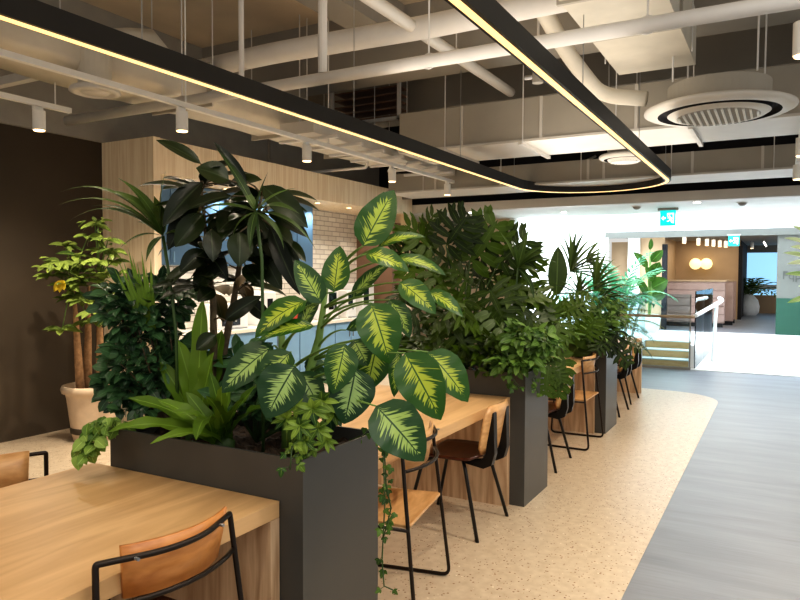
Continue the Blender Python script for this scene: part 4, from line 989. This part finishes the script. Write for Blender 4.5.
def spot(loc, label, group='track spotlights'):
    t = empty('track_spotlight', label, 'light', loc, group=group)
    box('adapter', (-.05, -.012, -.03), (.03, .012, 0), M['white'], t)
    MB().cyl((0, 0, -.03), (0, 0, -.18), .047, n=20).build('can', M['white'], t, False)
    MB().cyl((0, 0, -.18), (0, 0, -.186), .040, n=20).build('lens', M['glow'], t)
    l = bpy.data.lights.new('spot_beam', 'SPOT'); l.energy = 130; l.color = (1, .86, .68); l.spot_size = R(140); l.spot_blend = .7; l.shadow_soft_size = .05
    lo = bpy.data.objects.new('spot_beam', l); COL.objects.link(lo); lo.parent = t; lo.location = (0, 0, -.20)
    return t
tk = empty('lighting_track', 'long white lighting track carrying four spotlights beside the loop lamp', 'track', (0, 4.13, 2.87))
box('rail', (-1.5, -.022, 0), (9.45, .022, .04), M['white'], tk)
for x in (2.0, 3.95, 5.9, 7.6, 9.2): MB().cyl((x, 0, .04), (x, 0, 1.43), .006, n=6).build('hanger_rod', M['white'], tk)
for x, lb in ((3.91, 'white track spotlight lit in front of the wooden fin'), (5.53, 'white track spotlight lit above the middle of the timber header'), (7.23, 'white track spotlight lit above the variegated top leaf'), (8.80, 'white track spotlight lit near the end of the long track')):
    spot((x, 4.13, 2.865), lb)
t2 = empty('lighting_track', 'short white lighting track carrying one spotlight near the dark brown wall', 'track', (0, 5.1, 2.87))
box('rail', (0, -.022, 0), (3.63, .022, .04), M['white'], t2)
for x in (2.45, 3.5): MB().cyl((x, 0, .04), (x, 0, .32), .006, n=6).build('hanger_rod', M['white'], t2)
spot((3.36, 5.1, 2.865), 'white track spotlight lit against the dark brown wall')
for k, x in enumerate((2.6, 3.45)):
    t = empty('strut_channel', ['white strut channel hanging over the short track, nearer the picture edge', 'white strut channel hanging over the end of the short track'][k], 'bracket', (x, 0, 3.14))
    box('channel', (0, 4.85, 0), (.07, 6.1, .07), M['pipe'], t); box('end_cap', (-.002, 4.84, .02), (.05, 4.85, .05), M['black'], t)
    for y in (5.0, 5.9): MB().cyl((.035, y, .07), (.035, y, 1.16), .006, n=6).build('hanger_rod', M['pipe'], t)
t3 = empty('lighting_track', 'white lighting track at the far right carrying three spotlights', 'track', (0, -.13, 2.76))
box('rail', (2.5, -.022, 0), (8.7, .022, .04), M['white'], t3)
for x in (4.6, 6.5, 8.1): MB().cyl((x, 0, .04), (x, 0, 1.54), .006, n=6).build('hanger_rod', M['white'], t3)
def z_at(px, py, X): return None
spot((6.73, -.13, 2.757), 'white spotlight at the right edge just below the level of the round cassette')
spot((8.35, -.13, 2.757), 'white spotlight lowest at the right edge above the lowered ceiling')
spot((3.68, -.07, 2.757), 'white spotlight high at the right edge above the round cassette')

def cassette(loc, D, label):
    t = empty('ceiling_cassette', label, 'air conditioner', loc)
    MB().lathe([(.001, .05), (D*.5, .045), (D*.53, .03), (D*.53, .012), (D*.50, -.004), (D*.43, -.012)], n=40).build('rim', M['duct_w'], t, True)
    MB().lathe([(D*.43, -.012), (D*.425, .03), (D*.365, .03), (D*.36, -.01)], n=40).build('air_slot', M['void'], t, True)
    MB().lathe([(D*.36, -.01), (D*.33, -.03), (D*.29, -.034)], n=40).build('inner_ring', M['duct_w'], t, True)
    MB().lathe([(D*.29, -.034), (.001, -.034)], n=32).build('grille_back', M['beam'], t)
    mb = MB(); n = 13
    for i in range(n):
        y = D*.27*(-1+2*i/(n-1)); hw = math.sqrt(max(0, (D*.28)**2-y*y))
        if hw > .02: mb.box((-hw, y-.008, -.046), (hw, y+.008, -.034))
    mb.build('grille', M['white'], t)
    MB().cyl((0, 0, .05), (0, 0, .22), D*.36, n=40).build('unit_body', M['duct'], t)
    for a in (.7, 2.3, 3.9, 5.4): MB().cyl((D*.4*math.cos(a), D*.39*math.sin(a), .22), (D*.4*math.cos(a), D*.4*math.sin(a), 1.4), .008, n=6).build('hanger_rod', M['pipe'], t)
    return t
cassette((6.22, .48, 2.90), 1.08, 'large round ceiling cassette air conditioner with a slatted centre')
cassette((8.3, 1.62, 2.92), .55, 'smaller pale round cassette half hidden beyond the large one')
dd = empty('ceiling_air_diffuser', 'small round white air diffuser under the wrapped duct near the dark wall', 'vent', (3.45, 4.55, 2.93))
MB().lathe([(.17, .03), (.185, 0), (.14, -.015), (.135, .01), (.10, .01), (.095, -.01), (.001, -.012)], n=28).build('face', M['duct_w'], dd, True)
MB().cyl((0, 0, .02), (0, 0, .3), .12, n=20).build('neck', M['wrap'], dd)

# ducts and pipes
def rods(parent, pts, z0, z1, r=.006):
    for x, y in pts: MB().cyl((x, y, z0), (x, y, z1), r, n=6).build('hanger_rod', M['pipe'], parent)
d = empty('wrapped_duct', 'long cream wrapped duct running above the track toward the far end', 'duct', (0, 0, 0))
mb = MB(); random.seed(4); n = 46; rg = []
for i in range(n+1):
    x = -1.5+10.0*i/n; j = lambda: random.uniform(-.012, .012)
    bul = .13*math.exp(-((x-3.9)/.28)**2)
    y0, y1, z0, z1 = 4.55-bul, 5.2, 3.10-.3*bul, 3.40+bul
    sec = [(y0, z0+.05), (y0+.04, z0), (y1-.04, z0), (y1, z0+.05), (y1, z1-.05), (y1-.05, z1), (y0+.05, z1), (y0, z1-.05)]
    rg.append([mb.vert((x, a+j(), b+j())) for a, b in sec])
for A, B in zip(rg, rg[1:]):
    for q in range(8): mb.face((A[q], B[q], B[(q+1) % 8], A[(q+1) % 8]))
mb.face(rg[0]); mb.face(rg[-1][::-1]); mb.build('duct_body', M['wrap'], d, True)
for x in (1, 2.6, 4.6, 6.0, 7.4):
    box('flange', (x, 4.5, 3.07), (x+.03, 5.25, 3.46), M['duct'], d); rods(d, [(x+.015, 4.49), (x+.015, 5.26)], 3.07, 4.3)
d = empty('cross_duct', 'wide taupe rectangular duct crossing the room over the second planter', 'duct', (7, 0, 0))
box('duct_body', (0, -3, 2.99), (.85, 3.9, 3.42), M['duct'], d)
box('bottom_plate', (-.02, -3, 2.965), (.90, 3.9, 2.99), M['duct_w'], d)
for y in (-1.6, -.5, .55, 1.25, 2.2, 3.1):
    box('seam', (-.012, y, 2.99), (0, y+.03, 3.42), M['duct_w'], d); box('support_channel', (-.06, y+.2, 2.93), (.96, y+.24, 2.965), M['duct_w'], d)
rods(d, [(-.04, y) for y in (-1.4, -.3, .75, 1.45, 2.4, 3.3)], 2.93, 4.3)
d = empty('cross_duct', 'second grey rectangular duct crossing just before the lowered ceiling', 'duct', (9, 0, 0))
box('duct_body', (0, -3, 2.80), (.7, 5.2, 3.06), M['duct'], d); box('bottom_plate', (-.02, -3, 2.775), (.74, 5.2, 2.80), M['duct_w'], d)
for y in (-1.2, .2, .95, 2.0, 2.2, 3.4, 4.4): box('seam', (-.012, y, 2.8), (0, y+.03, 3.06), M['duct_w'], d)
rods(d, [(-.03, y) for y in (-1, .1, 1.2, 2.3, 3.4, 4.6)], 2.78, 4.3)
d = empty('slatted_supply_duct', 'flat white duct with raised ribs between the two cross ducts and the header', 'duct', (5.6, 4.2, 3.0))
box('duct_body', (0, -.1, -.02), (3.9, .32, .10), M['duct_w'], d)
for k in range(8): box('rib', (.2+.46*k, -.25, -.05), (.24+.46*k, .5, -.02), M['pipe'], d)
rods(d, [(.3, .3), (2.2, .3), (3.6, .3)], .1, 1.3)
d = empty('cross_duct', 'boxy cream duct above the round cassette running toward the viewer', 'duct', (0, 0, 0))
box('duct_body', (2.6, .66, 3.32), (6.25, 1.28, 3.75), M['wrap'], d)
for x in (3.6, 4.4, 5.2): box('flange', (x, .64, 3.30), (x+.03, 1.30, 3.77), M['duct'], d)
rods(d, [(4.0, .64), (5.8, .64), (5.8, 1.30)], 3.3, 4.3)
def pipe(label, pts, r, cat='pipe', mat='pipe', name='overhead_pipe', rr=.15, hang=(), drop=None):
    t = empty(name, label, cat); MB().tube(rounded(pts, rr, 5), r, 12).build('run', M[mat], t, True)
    for (x, y, z) in hang:
        MB().cyl((x, y, z+r), (x, y, 4.3), .006, n=6).build('hanger_rod', M['pipe'], t)
        MB().tube([(x+.0, y+(r+.006)*math.cos(a), z+(r+.006)*math.sin(a)) for a in [i*PI/6 for i in range(12)]], .006, 6, closed=True).build('clamp', M['pipe'], t)
    return t
t = pipe('long white sprinkler pipe crossing over the loop lamp', [(4.17, -3, 3.0), (4.17, 5.9, 3.0)], .045, hang=[(4.17, .7, 3.0), (4.17, 2.1, 3.0), (4.17, 4.4, 3.0)])
MB().cyl((4.17, 2.97, 3.04), (4.17, 2.97, 4.3), .034, n=12).build('riser', M['pipe'], t)
MB().cyl((4.17, 3.75, 3.04), (4.17, 3.75, 4.3), .022, n=12).build('riser', M['pipe'], t)
pipe('thick white pipe wandering across the ceiling above the sprinkler pipe', [(4.85, -2, 3.55), (4.85, 2.45, 3.50), (4.78, 3.9, 3.50), (5.0, 6.1, 3.55)], .09, hang=[(4.83, 1.2, 3.52), (4.8, 4.3, 3.5)])
pipe('cream pipe running away under the slab toward the cross duct', [(1.5, 2.57, 3.5), (7.0, 2.55, 3.5)], .05, mat='duct_w', hang=[(3.2, 2.56, 3.5), (5.6, 2.55, 3.5)])
pipe('cream flexible hose looping from the boxy duct to the round cassette', [(3.6, 1.75, 3.7), (5.0, 1.62, 3.6), (5.6, 1.55, 3.35), (6.1, 1.4, 3.12), (6.1, 1.02, 3.05)], .065, 'hose', 'wrap', 'flexible_duct', .25)
pipe('thin conduit bent around the open cable frame above the cross duct', [(7.9, 6.0, 3.0), (7.9, 4.9, 3.0), (7.9, 4.9, 3.35), (7.4, 4.4, 3.35)], .02, 'conduit', rr=.05, name='conduit_pipe')
pipe('pair of grey conduits beside the upper wall, nearer the header', [(7.2, 6.0, 4.29), (7.2, 6.0, 3.0), (9.9, 6.0, 3.0)], .02, 'conduit', 'beam', rr=.05, name='conduit_pipe')
pipe('thin white refrigerant pipe over the split leaf philodendron', [(9.95, 6.0, 2.82), (9.95, 3.6, 2.82), (10.2, 2.0, 2.9)], .025, 'pipe', 'beam', rr=.3)
pipe('thin slack black cable looping through the dark end of the ceiling', [(10.2, 5.8, 3.3), (10.2, 5.0, 3.0), (10.1, 4.2, 2.86), (10.2, 3.4, 2.9), (10.2, 2.4, 3.3)], .018, 'cable', 'beam', 'slack_cable', .5)
# open frame over the cross duct
t = empty('cable_frame', 'open white rectangular frame hanging left of the taupe cross duct', 'frame', (7.45, 4.15, 3.48))
mb = MB(); 
for a, b in (((0, 0, .0), (.04, .04, .5)), ((0, 1.0, 0), (.04, 1.04, .5)), ((0, 0, .46), (.04, 1.04, .5)), ((0, 0, 0), (.04, 1.04, .04))): mb.box(a, b)
mb.build('frame_bars', M['pipe'], t); rods(t, [(.02, .02), (.02, 1.02)], .5, .82)
mb = MB()
for k in range(5): mb.box((.05, .05, .06+.09*k), (.30, 1.0, .075+.09*k))
mb.build('cable_tray', M['brush'], t)
# concrete beams under the slab
struct(box('ceiling_beam', (6.2, -4, 3.75), (6.9, 6.2, 4.3), M['beam']))
struct(box('ceiling_beam_far', (8.2, -4, 3.75), (8.9, 6.2, 4.3), M['beam']))
struct(box('ceiling_beam_side', (-3, 3.4, 3.95), (6.2, 3.75, 4.3), M['beam']))
for k, (x, y) in enumerate(((4.3, 2.35), (5.5, 2.2))):
    t = empty('slab_fitting', ['small round box on the slab by the cream pipe', 'small round box on the slab beyond the loop lamp'][k], 'fitting', (x, y, 4.3))
    MB().lathe([(.11, 0), (.11, -.04), (.06, -.06), (.001, -.06)], n=18).build('body', M['duct_w'], t, True); MB().cyl((0, 0, -.06), (0, 0, -.09), .03, n=10).build('cap', M['pipe'], t)
t = empty('valve_unit', 'dark valve and tap assembly hanging by the pipes near the loop lamp', 'valve', (6.05, 1.95, 3.35))
MB().cyl((0, 0, -.06), (0, 0, .12), .05, n=12).build('body', M['beam'], t); MB().cyl((0, -.12, .0), (0, .12, 0), .02, n=8).build('pipe_stub', M['steel'], t); MB().cyl((0, 0, .12), (0, 0, .95), .012, n=8).build('drop_pipe', M['pipe'], t)

# ------------------------------------------------------------------ light
def area(name, loc, rot, sx, sy, e, c):
    l = bpy.data.lights.new(name, 'AREA'); l.shape = 'RECTANGLE'; l.size = sx; l.size_y = sy; l.energy = e; l.color = c
    o = bpy.data.objects.new(name, l); COL.objects.link(o); o.location = loc; o.rotation_euler = rot; return o
area('atrium_daylight', (16, 2.2, 5.9), (0, 0, 0), 7, 8, 1050, (.78, .89, 1))
area('atrium_front_daylight', (12.7, 0.5, 4.2), (0, R(-62), 0), 2.5, 7, 90, (.75, .88, 1))
area('room_ambient', (1.2, -1.2, 3.6), (R(-12), 0, 0), 5, 2, 110, (1, .95, .88))
for y in (1.20, 3.04): area('loop_lamp_strip', (3.8, y, 2.690), (0, 0, 0), 9.6, .012, 39, (1, .87, .70))
area('far_room', (24, 2.0, 2.75), (0, 0, 0), 5, 2, 75, (1, .88, .7))

area('backsplash_glow', (6.4, 6.0, 1.64), (0, 0, 0), 2.8, .06, 12, (1, .92, .8))
area('slab_fill_light', (4.0, 1.6, 2.83), (R(180), 0, 0), 9, 1.6, 46, (1, .90, .78))  # added fill without a fixture, brightens the slab and ducts from below
w = bpy.data.worlds.new('world'); SC.world = w; w.use_nodes = True
w.node_tree.nodes['Background'].inputs[0].default_value = (.96, .93, .89, 1); w.node_tree.nodes['Background'].inputs[1].default_value = .58
SC.view_settings.view_transform = 'Standard'
SC.view_settings.look = 'Medium High Contrast'
SC.view_settings.exposure = 0.18
SC.cycles.max_bounces = 6; SC.cycles.transparent_max_bounces = 12
SC.cycles.use_denoising = True
